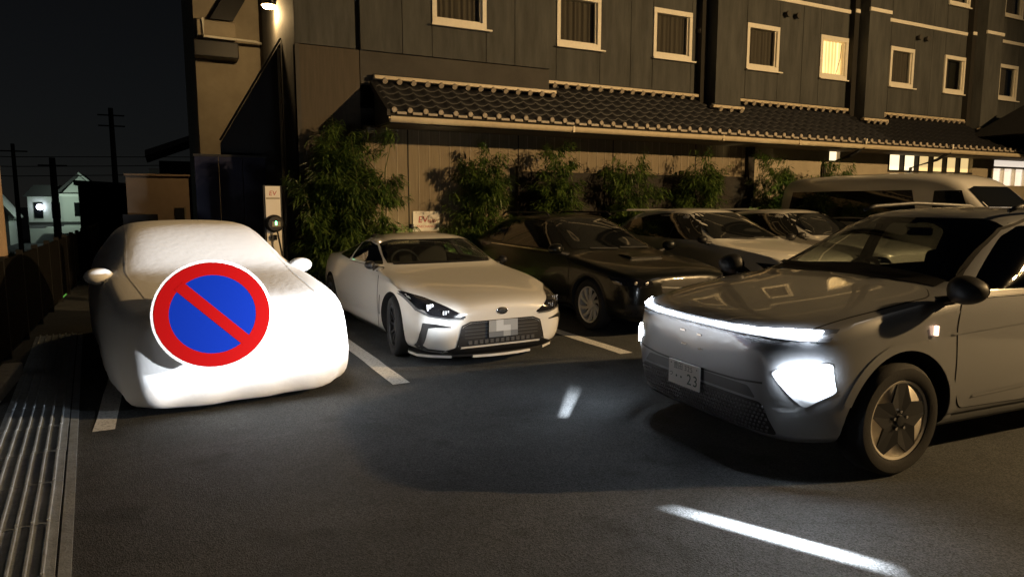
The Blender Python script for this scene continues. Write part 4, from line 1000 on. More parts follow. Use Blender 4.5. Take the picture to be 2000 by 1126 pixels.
# ------------------------------------------------------------------ white coupe
def coupe():
    car = empty('sports_coupe', (2.99, 7.02, 0), -1.535)
    tag(car, 'white sports coupe parked nose out below the charging sign', 'car')
    rows = [(.875, .20, .40, .50, .36, .46, .52, .3, .565, .58), (.845, .14, .58, .66, .38, .62, .565, .42, .615, .63), (.74, .12, .74, .80, .42, .76, .61, .52, .655, .675), (.55, .12, .82, .865, .46, .82, .665, .57, .695, .715),
            (.28, .12, .85, .885, .52, .855, .745, .60, .745, .765), (0, .13, .85, .89, .56, .862, .80, .62, .79, .81), (-.32, .13, .84, .88, .58, .845, .835, .62, .845, .865), (-.52, .13, .83, .875, .6, .835, .855, .63, .89, .905),
            (-.62, .13, .83, .875, .6, .832, .86, .62, .93, .95), (-1.10, .13, .83, .875, .6, .825, .88, .61, 1.20, 1.255), (-1.30, .13, .83, .875, .6, .82, .885, .605, 1.24, 1.30), (-1.65, .13, .83, .875, .6, .82, .895, .60, 1.24, 1.31),
            (-2.05, .14, .83, .885, .62, .815, .92, .56, 1.17, 1.245), (-2.5, .16, .83, .89, .64, .815, .93, .52, 1.04, 1.10), (-2.9, .2, .80, .86, .64, .78, .925, .5, .965, .98), (-3.2, .28, .74, .80, .64, .73, .90, .5, .93, .945), (-3.39, .36, .60, .66, .64, .60, .82, .45, .85, .86)]
    LOW = lambda z: z - .115 * max(0, (z - .93))
    rows = [(*q[:8], LOW(q[8]), LOW(q[9])) for q in rows]
    base = loft_car(rows, .3); bvh = bvh_of(base)
    inner = [(-.54, .40, .6, .70, .6, .72, .80, .56, .83, .84)] + [(x, .30, ws - .12, wm - .12, zm, wb - .07, zs, wr - .03, zr - .03, zc - .035) for (x, zb, ws, wm, zm, wb, zs, wr, zr, zc) in rows[8:14]]
    wind = [(-.67, .945), (.67, .945), (.66, 1.02), (.605, 1.185), (.45, 1.222), (-.45, 1.222), (-.605, 1.185), (-.66, 1.02)]
    side_f = rounded([(-.70, .925), (-1.72, .935), (-1.74, 1.17), (-1.45, 1.19), (-1.15, 1.15)], .04)
    side_r = rounded([(-1.78, .92), (-2.34, .955), (-2.16, 1.06), (-1.80, 1.15)], .03)
    rear = rounded([(-.50, 1.07), (.50, 1.07), (.42, 1.19), (-.42, 1.19)], .03)
    wind, side_f, side_r, rear = ([(u, LOW(v)) for u, v in q] for q in (wind, side_f, side_r, rear))
    cutters = [cyl_y(0, .33, .365, .5, 1.2), cyl_y(0, .33, .365, -1.2, -.5), cyl_y(-2.575, .33, .365, .5, 1.2), cyl_y(-2.575, .33, .365, -1.2, -.5)]
    im = loft_car(inner); ib = bmesh.new(); ib.from_mesh(im); cutters.append(ib)
    cutters += [prism(wind, 'x', -1.15, 2), prism(rear, 'x', -4, -1.95)]
    for s in (side_f, side_r): cutters += [prism(s, 'y', .3, 1.4), prism(s, 'y', -1.4, -.3)]
    link_mesh('body', painted(cut(base, cutters), bvh, 'paint_white'), None, car, None, True, 32)
    patch('windscreen', bvh, wind, 'front', .002, 'clear_glass', car, .06); patch('rear_window', bvh, rear, 'rear', .002, 'clear_glass', car, .06)
    for view, sg in (('left', 1), ('right', -1)):
        patch('side_window', bvh, side_f, view, .001, 'clear_glass', car, .06); patch('quarter_window', bvh, side_r, view, .001, 'clear_glass', car, .05)
        dd = rounded([(-.50, .80), (-.46, .40), (-.55, .24), (-1.70, .24), (-1.86, .60), (-1.80, .90), (-.62, .90)], .05)
        patch('door_seam', bvh, [(a + (.006 if a > -1 else -.006), b + (.006 if b > .6 else -.006)) for a, b in dd], view, .001, 'seam', car, .06)
        patch('door', bvh, dd, view, .004, 'paint_white', car, .06)
        ribbon('sill_extension', bvh, [(-.40, .20), (-2.15, .20)], view, .07, .012, 'trim_black', car)
        vent_ = [(-.40, .62), (-.44, .40), (-.40, .40), (-.375, .62)]
        patch('fender_vent', bvh, vent_, view, .003, 'trim_black', car, .04)
        # headlamp: long teardrop on the corner
        hl = [(.86, .735), (.825, .585), (.74, .535), (.58, .505), (.42, .50), (.40, .512), (.55, .60), (.70, .685)]
        hl = [(sg * a, b) for a, b in hl]; hl = hl if sg > 0 else hl[::-1]
        h = patch('headlamp', bvh, rounded(hl, .02), 'front', .004, 'lamp_housing', car, .03)
        for (yy, zz, w_, hh) in ((.72, .61, .036, .032), (.60, .562, .036, .022)):
            q = project(bvh, (sg * yy, zz), 'front', .006)
            if q is not None:
                for k in range(3): box('lamp_cell', q.x - .01, q.x + .003, q.y - w_ + k * w_ * .7, q.y - w_ + k * w_ * .7 + w_ * .45, q.z - hh, q.z + hh, 'lamp_cell', h, .003)
        ribbon('lamp_edge', bvh, [(sg * .855, .705), (sg * .815, .575), (sg * .735, .528), (sg * .58, .50), (sg * .43, .495)], 'front', .016, .008, 'trim_grey', h)
        # corner intake: black bracket round a body-coloured blade
        br_ = [(.81, .43), (.79, .46), (.70, .455), (.56, .425), (.56, .415), (.70, .42), (.755, .41), (.765, .36), (.78, .23), (.74, .20), (.60, .185), (.47, .225), (.45, .205), (.50, .15), (.74, .13), (.82, .15)]
        br_ = [(sg * a, b) for a, b in br_]; br_ = br_ if sg > 0 else br_[::-1]
        patch('corner_intake', bvh, br_, 'front', .004, 'trim_black', car, .03)
        ribbon('intake_edge', bvh, [(sg * .80, .455), (sg * .825, .30), (sg * .835, .16)], 'front', .014, .010, 'paint_white', car)
        mirror(car, -.74, sg, .87, .925, .075, .06, .05, 'trim_black')
        wheel(car, 0, sg, .325, .215, .875, 'dark', R(-9)); wheel(car, -2.575, sg, .325, .215, .88, 'dark')
    # grille
    g_ = rounded([(-.49, .215), (.49, .215), (.44, .41), (.36, .445), (-.36, .445), (-.44, .41)], .03)
    gp_ = patch('grille', bvh, g_, 'front', .004, 'trim_black', car, .04)
    for k in range(13):
        y = -.36 + k * .06; q = project(bvh, (y, .25), 'front', .006)
        box('grille_fin', q.x - .004, q.x + .004, q.y - .019, q.y + .019, .232, .268, 'trim_grey', gp_)
    for k in range(4):
        ribbon('grille_bar', bvh, [(-.42, .30 + k * .035), (.42, .30 + k * .035)], 'front', .008, .007, 'trim_grey', gp_)
    ribbon('grille_frame', bvh, [(-.50, .21), (-.445, .42), (-.36, .455), (.36, .455), (.445, .42), (.50, .21)], 'front', .016, .006, 'trim_black', car)
    patch('chin_spoiler', bvh, rounded([(-.70, .155), (-.45, .20), (.45, .20), (.70, .155), (.66, .135), (-.66, .135)], .02), 'front', .012, 'trim_black', car, .04)
    cur = [(.36, .815), (.52, .80), (.66, .70), (.78, .53), (.86, .33), (.895, .15), (.90, 0)]; cur = [(a_, -b_) for a_, b_ in cur] + cur[-2::-1]
    bm_obj('splitter', prism(cur + [(a_ - .22, b_ * .92) for a_, b_ in cur[::-1]], 'z', .108, .130), 'trim_black', car)
    def lip(y0, y1):
        seg = [q_ for q_ in cur if y0 <= q_[1] <= y1]
        bm_obj('splitter_lip', prism([(a_ + .012, b_) for a_, b_ in seg] + [(a_ - .03, b_) for a_, b_ in seg[::-1]], 'z', .098, .122), 'paint_white', car)
    lip(-.34, .34); lip(.52, .82); lip(-.82, -.52)
    q = project(bvh, (0, .56), 'front', .004); em = empty('badge', (q.x, 0, .548)); em.parent = car
    bm = bmesh.new(); bmesh.ops.create_uvsphere(bm, u_segments=20, v_segments=10, radius=1); 
    for v in bm.verts: v.co = Vector((v.co.x * .008, v.co.y * .062, v.co.z * .036))
    bm_obj('badge_ground', bm, 'trim_black', em, True)
    for (yy, zz, s_) in ((-.03, .008, .010), (.012, .014, .006), (.03, .006, .006), (.018, -.010, .006), (.038, -.006, .005), (.0, -.013, .005)):
        bm = bmesh.new(); bmesh.ops.create_icosphere(bm, subdivisions=1, radius=s_); o = bm_obj('badge_star', bm, 'chrome', em, True); o.location = (.006, yy, zz)
    bm = bmesh.new(); add_tube(bm, [(.002, .060 * math.cos(2 * PI * k / 24), .034 * math.sin(2 * PI * k / 24)) for k in range(25)], .004, 6, False); bm_obj('badge_ring', bm, 'chrome', em, True)
    # masked number plate: plain grey tones only
    q = project(bvh, (.03, .37), 'front', 0); p = empty('licence_plate', (q.x + .025, .0, .375)); p.parent = car
    tones = [['plate_grey', 'plate_pale', 'plate_grey', 'plate_grey'], ['plate_grey', 'plate_pale', 'plate_pale', 'plate_grey'], ['plate_shade', 'plate_shade', 'plate_grey', 'plate_shade']]
    for r_ in range(3):
        for c in range(4): box('plate_panel', -.004, .004, -.165 + c * .0825, -.165 + (c + 1) * .0825 - .0002, .085 - (r_ + 1) * .0567, .085 - r_ * .0567 - .0002, tones[r_][c], p)
    bm = bmesh.new(); add_box(bm, -1.0, -.62, -.66, .66, .70, .90, .05); bm_obj('dashboard', bm, 'interior', car, True)
    cabin_fit(car, -1.0, -.34, .90, ((-1.5, .34), (-1.5, -.34)))
    bm = bmesh.new(); vs = add_box(bm, -1.72, -1.62, -.02, .02, 1.30, 1.36, .01); bm_obj('roof_aerial', bm, 'trim_black', car)
    ribbon('cowl', bvh, [(-.62, .935), (.62, .935)], 'front', .02, .004, 'trim_black', car)
    return car
COUPE = coupe()

# ------------------------------------------------------------------ parked cars whose glass shows dark
def simple_car(name, label, loc, rz, rows, paint, wind, sides, axles, wr_, style, front, roof_fin=True, crease=.3, tyre_w=.2, wy=.88, archr=None):
    car = empty(name, loc, rz); tag(car, label, 'van' if 'van' in name else 'car')
    base = loft_car(rows, crease); bvh = bvh_of(base); ar = archr or wr_ + .04
    cutters = []
    for ax in axles: cutters += [cyl_y(ax, wr_, ar, .5, 1.2), cyl_y(ax, wr_, ar, -1.2, -.5)]
    link_mesh('body', painted(cut(base, cutters), bvh, paint), None, car, None, True, 32)
    patch('windscreen', bvh, wind, 'front', .004, 'glass_dark', car, .07)
    for view in ('left', 'right'):
        for s in sides: patch('side_window', bvh, rounded(s, .015), view, .004, 'glass_dark', car, .07)
    for sg in (1, -1):
        for ax in axles: wheel(car, ax, sg, wr_, tyre_w, wy, style)
    front(car, bvh)
    return car
def wagon_front(car, bvh):
    for sg in (1, -1):
        hl = [(sg * .85, .735), (sg * .84, .655), (sg * .66, .615), (sg * .50, .635), (sg * .52, .69), (sg * .68, .735)]
        h = patch('headlamp', bvh, hl if sg > 0 else hl[::-1], 'front', .005, 'lamp_housing', car, .04)
        for yy in (.60, .71):
            q = project(bvh, (sg * yy, .675), 'front', .008); box('lamp_cell', q.x - .008, q.x + .004, q.y - .02, q.y + .02, q.z - .016, q.z + .016, 'lamp_cell', h, .004)
        fg = [(sg * .80, .42), (sg * .78, .28), (sg * .56, .27), (sg * .62, .42)]
        patch('fog_intake', bvh, fg if sg > 0 else fg[::-1], 'front', .005, 'trim_black', car, .05)
        mirror(car, -.62, sg, .99, 1.02, .10, .11, .075, 'paint_black')
        arch_lip(car, bvh, 0, .335, .375, sg, 'trim_black', .03, .006); arch_lip(car, bvh, -2.67, .335, .375, sg, 'trim_black', .03, .006)
        ribbon('sill_garnish', bvh, [(-.42, .24), (-2.2, .24)], 'left' if sg > 0 else 'right', .05, .008, 'chrome', car)
        ribbon('belt_moulding', bvh, [(-.62, .955), (-2.9, .99)], 'left' if sg > 0 else 'right', .018, .004, 'chrome', car)
        dd = rounded([(-.46, .84), (-.44, .42), (-.55, .30), (-1.56, .30), (-1.58, .93), (-.6, .92)], .05); vw = 'left' if sg > 0 else 'right'
        patch('door_seam', bvh, [(a + (.006 if a > -1 else -.006), b + (.006 if b > .6 else -.006)) for a, b in dd], vw, .001, 'seam', car, .07)
        patch('front_door', bvh, dd, vw, .004, 'paint_black', car, .06); patch('rear_door', bvh, rounded([(-1.61, .93), (-1.6, .30), (-2.2, .30), (-2.42, .70), (-2.62, .90), (-2.6, .95)], .05), vw, .004, 'paint_black', car, .06)
    g = patch('grille', bvh, rounded([(-.36, .50), (.36, .50), (.42, .64), (.34, .70), (-.34, .70), (-.42, .64)], .03), 'front', .005, 'trim_black', car, .05)
    ribbon('grille_wing', bvh, [(-.40, .625), (-.1, .60), (.1, .60), (.40, .625)], 'front', .02, .012, 'chrome', g)
    for k in range(9):
        q = project(bvh, (-.34 + k * .085, .36), 'front', .01); box('intake_fin', q.x - .004, q.x + .004, q.y - .022, q.y + .022, .335, .36, 'chrome', g)
    patch('lower_intake', bvh, rounded([(-.5, .24), (.5, .24), (.44, .38), (-.44, .38)], .03), 'front', .005, 'trim_black', car, .05)
    q = project(bvh, (0, .42), 'front', 0); plate(car, q.x + .03, 0, .44, 'plain')
    # bonnet scoop
    sc = prism([(-.34, .925), (.10, .885), (.10, .925), (.02, .945), (-.15, .955)], 'y', -.26, .26); bmesh.ops.bevel(sc, geom=sc.edges[:], offset=.012, segments=2, affect='EDGES')
    bm_obj('bonnet_scoop', sc, 'paint_black', car, True, 50); box('scoop_mouth', .1015, .106, -.22, .22, .892, .918, 'trim_black', car)
    for sg in (1, -1):
        bm = bmesh.new(); add_tube(bm, [(-1.5, sg * .56, 1.46), (-1.6, sg * .56, 1.50), (-2.9, sg * .55, 1.49), (-3.0, sg * .55, 1.44)], .015, 8); bm_obj('roof_rail', bm, 'trim_black', car, True)
    for k in range(2): ribbon('wiper', bvh, [(.55 - k * .55, 1.0), (.05 - k * .5, 1.01)], 'front', .016, .012, 'trim_grey', car)
wag_rows = [(.87, .24, .44, .54, .42, .50, .66, .34, .70, .715), (.83, .19, .62, .70, .44, .66, .70, .46, .755, .77), (.72, .17, .74, .81, .46, .77, .75, .54, .80, .815), (.50, .17, .82, .875, .5, .84, .80, .60, .835, .85), (.1, .18, .85, .895, .56, .86, .86, .62, .89, .905),
            (-.35, .18, .85, .895, .6, .855, .91, .64, .945, .96), (-.52, .18, .85, .895, .6, .85, .925, .64, .975, .99), (-.64, .18, .85, .895, .6, .845, .93, .62, 1.02, 1.045), (-1.35, .18, .85, .895, .6, .835, .95, .55, 1.385, 1.43), (-1.6, .18, .85, .895, .6, .835, .955, .55, 1.42, 1.475), (-2.2, .18, .85, .895, .6, .83, .97, .55, 1.43, 1.485),
            (-2.9, .2, .84, .89, .62, .82, 1.0, .53, 1.39, 1.45), (-3.4, .25, .82, .87, .64, .80, 1.02, .50, 1.28, 1.34), (-3.72, .3, .78, .83, .66, .77, 1.0, .56, 1.08, 1.12), (-3.86, .4, .66, .72, .66, .66, .9, .45, .95, .97)]
simple_car('wagon_car', 'black estate wagon with bonnet scoop parked beside the white coupe', (5.70, 7.34, 0), -1.55, wag_rows, 'paint_black',
           [(-.68, 1.01), (.68, 1.01), (.64, 1.12), (.54, 1.37), (.4, 1.40), (-.4, 1.40), (-.54, 1.37), (-.64, 1.12)],
           [[(-.76, .99), (-1.58, 1.0), (-1.58, 1.37), (-1.38, 1.345)], [(-1.582, 1.0), (-2.54, 1.02), (-2.54, 1.365), (-1.582, 1.37)], [(-2.58, 1.03), (-3.25, 1.08), (-3.08, 1.27), (-2.58, 1.35)]], (0, -2.67), .335, 'turbine', wagon_front)

def hatch_front(paint):
    def f(car, bvh):
        for sg in (1, -1):
            hl = [(sg * .86, .80), (sg * .84, .70), (sg * .58, .68), (sg * .66, .77)]
            h = patch('headlamp', bvh, hl if sg > 0 else hl[::-1], 'front', .005, 'lamp_housing', car, .04)
            q = project(bvh, (sg * .74, .735), 'front', .008); box('lamp_cell', q.x - .008, q.x + .004, q.y - .03, q.y + .03, q.z - .014, q.z + .014, 'lamp_cell', h, .004)
            mirror(car, -.66, sg, .96, 1.08, .08, .085, .06, 'trim_black')
            arch_lip(car, bvh, 0, .335, .375, sg, 'trim_black', .05, .006); arch_lip(car, bvh, -2.6, .335, .375, sg, 'trim_black', .05, .006)
        patch('grille', bvh, rounded([(-.5, .36), (.5, .36), (.42, .60), (-.42, .60)], .04), 'front', .005, 'trim_black', car, .06)
        q = project(bvh, (0, .52), 'front', 0); plate(car, q.x + .03, 0, .5, 'plain')
        for k in range(2): ribbon('wiper', bvh, [(.55 - k * .55, 1.07), (.05 - k * .5, 1.09)], 'front', .016, .012, 'trim_grey', car)
        sp = prism([(-3.15, 1.50), (-3.10, 1.535), (-3.62, 1.49), (-3.62, 1.465)], 'y', -.56, .56); bm_obj('roof_spoiler', sp, paint, car)
    return f
hat_rows = [(.82, .28, .44, .54, .48, .50, .76, .34, .81, .825), (.78, .22, .62, .70, .5, .66, .81, .46, .86, .875), (.66, .19, .76, .82, .52, .78, .86, .56, .90, .915), (.42, .19, .83, .88, .56, .85, .91, .61, .94, .955), (.05, .2, .86, .9, .6, .87, .96, .64, .985, 1.0),
            (-.38, .2, .86, .9, .64, .865, 1.0, .66, 1.03, 1.045), (-.55, .2, .86, .9, .64, .86, 1.01, .66, 1.06, 1.075), (-.68, .2, .86, .9, .64, .855, 1.015, .64, 1.11, 1.13), (-1.32, .2, .86, .9, .64, .845, 1.02, .57, 1.46, 1.505), (-1.6, .2, .86, .9, .64, .845, 1.03, .57, 1.50, 1.555), (-2.1, .2, .86, .9, .64, .84, 1.04, .57, 1.51, 1.57),
            (-2.8, .22, .85, .895, .66, .83, 1.06, .54, 1.46, 1.53), (-3.15, .28, .83, .87, .68, .81, 1.08, .52, 1.36, 1.44), (-3.4, .34, .78, .83, .7, .77, 1.04, .56, 1.14, 1.18), (-3.5, .42, .66, .72, .7, .66, .95, .45, 1.0, 1.02)]
hat_wind = [(-.70, 1.09), (.70, 1.09), (.66, 1.2), (.56, 1.45), (.42, 1.48), (-.42, 1.48), (-.56, 1.45), (-.66, 1.2)]
hat_sides = [[(-.80, 1.055), (-1.60, 1.06), (-1.60, 1.47), (-1.42, 1.45), (-1.1, 1.30)], [(-1.602, 1.06), (-2.47, 1.08), (-2.45, 1.42), (-2.1, 1.46), (-1.602, 1.47)], [(-2.472, 1.08), (-3.02, 1.2), (-2.92, 1.32), (-2.452, 1.42)]]
simple_car('hatchback_car', 'white hatchback with roof spoiler parked between the black wagon and a low roofed car', (8.32, 7.36, 0), -1.57, hat_rows, 'paint_white', hat_wind, hat_sides, (0, -2.6), .335, 'plain', hatch_front('paint_white'))
simple_car('compact_car', 'silver compact car whose roof shows in front of the van', (10.95, 7.75, 0), -1.57, [(a, b, c, d, e, f, g, h, i * (1 if i < 1.2 else .985), j * (1 if j < 1.2 else .985)) for a, b, c, d, e, f, g, h, i, j in hat_rows], 'paint_silver', [(a, b * .985) for a, b in hat_wind], [[(a, b * .985) for a, b in s] for s in hat_sides], (0, -2.6), .325, 'plain', hatch_front('paint_silver'))

def van_front(car, bvh):
    for sg in (1, -1):
        hl = [(sg * .82, .95), (sg * .82, .72), (sg * .56, .72), (sg * .60, .90)]
        h = patch('headlamp', bvh, hl if sg > 0 else hl[::-1], 'front', .005, 'lamp_housing', car, .05)
        mirror(car, .28, sg, 1.06, 1.30, .08, .12, .14, 'paint_silver')
        vw = 'left' if sg > 0 else 'right'
        patch('cab_door', bvh, rounded([(.30, 1.12), (.34, .50), (-.55, .50), (-.55, 1.16)], .05), vw, .004, 'paint_silver', car, .08)
        patch('sliding_door', bvh, rounded([(-.58, 1.16), (-.58, .45), (-1.75, .45), (-1.75, 1.16)], .05), vw, .004, 'paint_silver', car, .08)
    patch('grille', bvh, rounded([(-.5, .74), (.5, .74), (.5, .88), (-.5, .88)], .03), 'front', .005, 'trim_black', car, .06)
    q = project(bvh, (0, .5), 'front', 0); plate(car, q.x + .02, 0, .5, 'plain')
    o = bmesh.new(); add_box(o, -.32, -.26, -.16, .16, 1.80, 1.88, .02); bm_obj('rear_view_mirror', o, 'interior', car)
van_rows = [(.86, .34, .5, .62, .6, .58, .92, .46, 1.0, 1.03), (.82, .28, .68, .76, .6, .74, .98, .62, 1.08, 1.11), (.70, .24, .78, .84, .62, .83, 1.02, .72, 1.20, 1.24), (.50, .24, .82, .88, .66, .87, 1.06, .75, 1.42, 1.46), (.0, .24, .84, .9, .7, .89, 1.12, .74, 1.90, 1.955), (-.25, .24, .84, .9, .7, .89, 1.14, .74, 2.06, 2.14), (-.8, .24, .84, .9, .7, .89, 1.14, .77, 2.14, 2.22),
            (-2.2, .24, .84, .9, .7, .89, 1.14, .78, 2.16, 2.24), (-3.5, .26, .84, .9, .7, .885, 1.14, .77, 2.15, 2.22), (-3.84, .3, .83, .89, .72, .87, 1.14, .76, 2.10, 2.18), (-3.92, .38, .80, .86, .74, .84, 1.12, .72, 2.0, 2.06), (-3.94, .5, .66, .7, .8, .66, 1.1, .5, 1.5, 1.55)]
simple_car('passenger_van', 'tall silver passenger van with long dark side windows parked at the row end', (13.05, 7.0, 0), -1.57, van_rows, 'paint_silver',
           [(-.72, 1.26), (.72, 1.26), (.72, 1.5), (.66, 1.88), (.5, 1.93), (-.5, 1.93), (-.66, 1.88), (-.72, 1.5)],
           [[(.22, 1.28), (-.50, 1.28), (-.52, 1.86), (-.08, 1.86)], [(-.72, 1.28), (-3.66, 1.28), (-3.58, 1.88), (-.92, 1.88)]], (0, -2.57), .335, 'plain', van_front, crease=.25, tyre_w=.2, wy=.87)

# ------------------------------------------------------------------ car masked by a white blank, given a made-up cover and round sign
def covered():
    car = empty('masked_car', (.46, 6.62, 0), R(-83.2)); tag(car, 'car masked by a made-up plain white cover in the end bay', 'car')
    rows = [(.90, .06, .60, .66, .42, .62, .64, .42, .70, .72), (.86, .045, .76, .80, .44, .76, .70, .54, .76, .78), (.70, .04, .86, .90, .48, .86, .77, .62, .83, .85), (.35, .04, .92, .95, .52, .91, .83, .66, .88, .90), (-.1, .04, .94, .965, .56, .92, .89, .68, .935, .95), (-.5, .04, .94, .965, .6, .92, .93, .70, .98, 1.0), (-.75, .04, .94, .965, .6, .91, .94, .69, 1.06, 1.09),
            (-1.45, .04, .94, .965, .6, .89, .96, .66, 1.34, 1.385), (-1.85, .04, .94, .96, .6, .88, .97, .66, 1.40, 1.45), (-2.5, .04, .94, .96, .6, .88, .98, .65, 1.39, 1.445), (-3.3, .04, .92, .95, .62, .87, 1.0, .60, 1.26, 1.32), (-3.65, .05, .88, .91, .64, .83, .98, .56, 1.03, 1.06), (-3.8, .08, .74, .78, .6, .72, .85, .5, .92, .94)]
    me = loft_car(rows, .1)
    for v in me.vertices:                                 # soft drape folds running down the skirts
        c = v.co; k = max(0.0, (.55 - c.z) / .55)
        a = .024 * k * (math.sin(c.x * 13 + 2 * c.z) + .6 * math.sin(c.x * 29 + 1.3) + .8 * math.sin(c.y * 15))
        n = Vector((0, 1 if c.y > 0 else -1, 0)) if abs(c.y) > .7 else Vector((1 if c.x > -1.4 else -1, 0, 0))
        if abs(c.y) > .4 or c.x > .7 or c.x < -3.6: v.co = c + n * a
    bvh = bvh_of(me)
    link_mesh('cover', me, 'cover', car, None, True)
    for sg, zz, yy in ((1, .985, .90), (-1, .965, .93)):
        bm = bmesh.new(); bmesh.ops.create_icosphere(bm, subdivisions=3, radius=1)
        for v in bm.verts: c = v.co; v.co = Vector((c.x * .11, c.y * .12, c.z * .075))
        o = bm_obj('mirror_pocket', bm, 'cover', car, True); o.location = (-.70, sg * yy, zz)
    for sg in (1, -1):
        ribbon('cover_seam', bvh, [(.55, sg * .66), (-.6, sg * .72), (-1.5, sg * .63), (-3.2, sg * .56)], 'top', .012, .003, 'cover', car)
    return car
COV = covered()
def no_parking():
    c = Vector((.305, 5.60, .79)); to_cam = (Vector((0, 0, 1.61)) - c); to_cam.z = 2.1; nrm = to_cam.normalized()
    r = Vector((0, 0, 1)).cross(nrm).normalized(); u = nrm.cross(r)
    s = empty('added_roundel', c); s.rotation_euler = Matrix(((r.x, u.x, nrm.x), (r.y, u.y, nrm.y), (r.z, u.z, nrm.z))).to_euler()
    tag(s, 'made-up round red and blue no parking sign on the front of the white covered car', 'sign')
    RO = .405
    def disc(name, r0, r1, z, m, n=64):
        v = [(r0 * math.cos(2 * PI * k / n), r0 * math.sin(2 * PI * k / n), z) for k in range(n)] + [(r1 * math.cos(2 * PI * k / n), r1 * math.sin(2 * PI * k / n), z) for k in range(n)]
        if r0 < 1e-6:
            v = [(0, 0, z)] + v[n:]; f = [(0, 1 + k, 1 + (k + 1) % n) for k in range(n)]
        else: f = [(k, n + k, n + (k + 1) % n, (k + 1) % n) for k in range(n)]
        return pd_obj(name, v, f, m, s)
    bm = lathe([(-.006, 0), (-.006, RO * 1.055), (.0, RO * 1.055), (.0, 0)], 64, 'z'); bm_obj('sign_plate', bm, 'sign_white', s)
    disc('sign_edge', RO * 1.040, RO * 1.048, .0012, 'sign_rim'); disc('blue_field', 0, RO * .752, .002, 'sign_blue'); disc('red_ring', RO * .75, RO, .003, 'sign_red')
    a = R(-45); L = RO * .80; w = RO * .105; ca, sa = math.cos(a), math.sin(a)
    pd_obj('red_bar', [(x * ca - y * sa, x * sa + y * ca, .004) for x, y in ((-L, -w), (L, -w), (L, w), (-L, w))], [(0, 1, 2, 3)], 'sign_red', s)
    for sy in (-.2, .2): box('mounting_rail', -.02, .02, sy - .12, sy + .12, -.10, -.0065, 'metal_dark', s)
    return s
no_parking()
# ================================================================== charger, sign, plants, garden lights
ch = empty('ev_charger', (1.50, 10.9, 0)); ch.rotation_euler = (0, 0, R(8)); tag(ch, 'slim cream charging post with round black unit and green light', 'charger')
box('post_back', -.135, .135, .005, .07, 0, 1.9, 'trim_black', ch)
box('front_panel', -.11, .11, -.012, .004, .05, 1.89, 'ev_panel', ch)
F = lambda x, y, z: facing((x, y, z), (1, 0, 0), (0, 0, 1))
text_obj('panel_lettering', 'EV', .10, 'ev_red', ch, F(-.005, -.0135, 1.78), .0006, 'CENTER', .15)
box('panel_line', -.10, .10, -.0135, -.0125, 1.695, 1.72, 'pipe', ch)
bm = lathe([(.0, .0), (.0, .135), (-.06, .130), (-.085, .105), (-.088, .0)], 30, 'y'); o = bm_obj('charging_unit', bm, 'trim_black', ch, True, 40); o.location = (0, -.013, 1.33)
o2 = box('unit_window', -.05, .07, -.092, -.089, -.045, .03, 'pipe', o, 0); box('status_light', -.006, .016, -.098, -.0925, -.02, .035, 'led_green', o)
tube('charging_cable', [(.02, -.1, 1.22), (.05, -.12, 1.0), (.10, -.08, .75), (.02, -.10, .5), (-.04, -.08, .6), (-.05, -.06, .9)], .014, 'trim_black', ch, 8)
box('plug_holster', -.06, .03, -.06, -.0125, 1.08, 1.16, 'trim_black', ch, .01)

sg_ = empty('charging_sign', (4.37, 12.09, 1.31)); tag(sg_, 'white rectangular EV charging sign mounted on the boarded wall', 'sign')
box('sign_board', -.26, .26, -.012, .0, -.185, .185, 'ev_panel', sg_, .003)
text_obj('sign_lettering', 'EV', .17, 'ev_red', sg_, F(-.075, -.0135, .025), .0006, 'CENTER', .12)
text_obj('sign_lettering', '6kW', .09, 'ev_red', sg_, F(.11, -.0135, .0), .0006)
text_obj('sign_lettering', 'ENECHANGE', .062, 'ev_red', sg_, F(0, -.0135, -.10), .0006)
for a in (-.2, .2): tube('sign_fixing', [(a, -.016, .16), (a, .006, .16)], .008, 'chrome', sg_, 8)

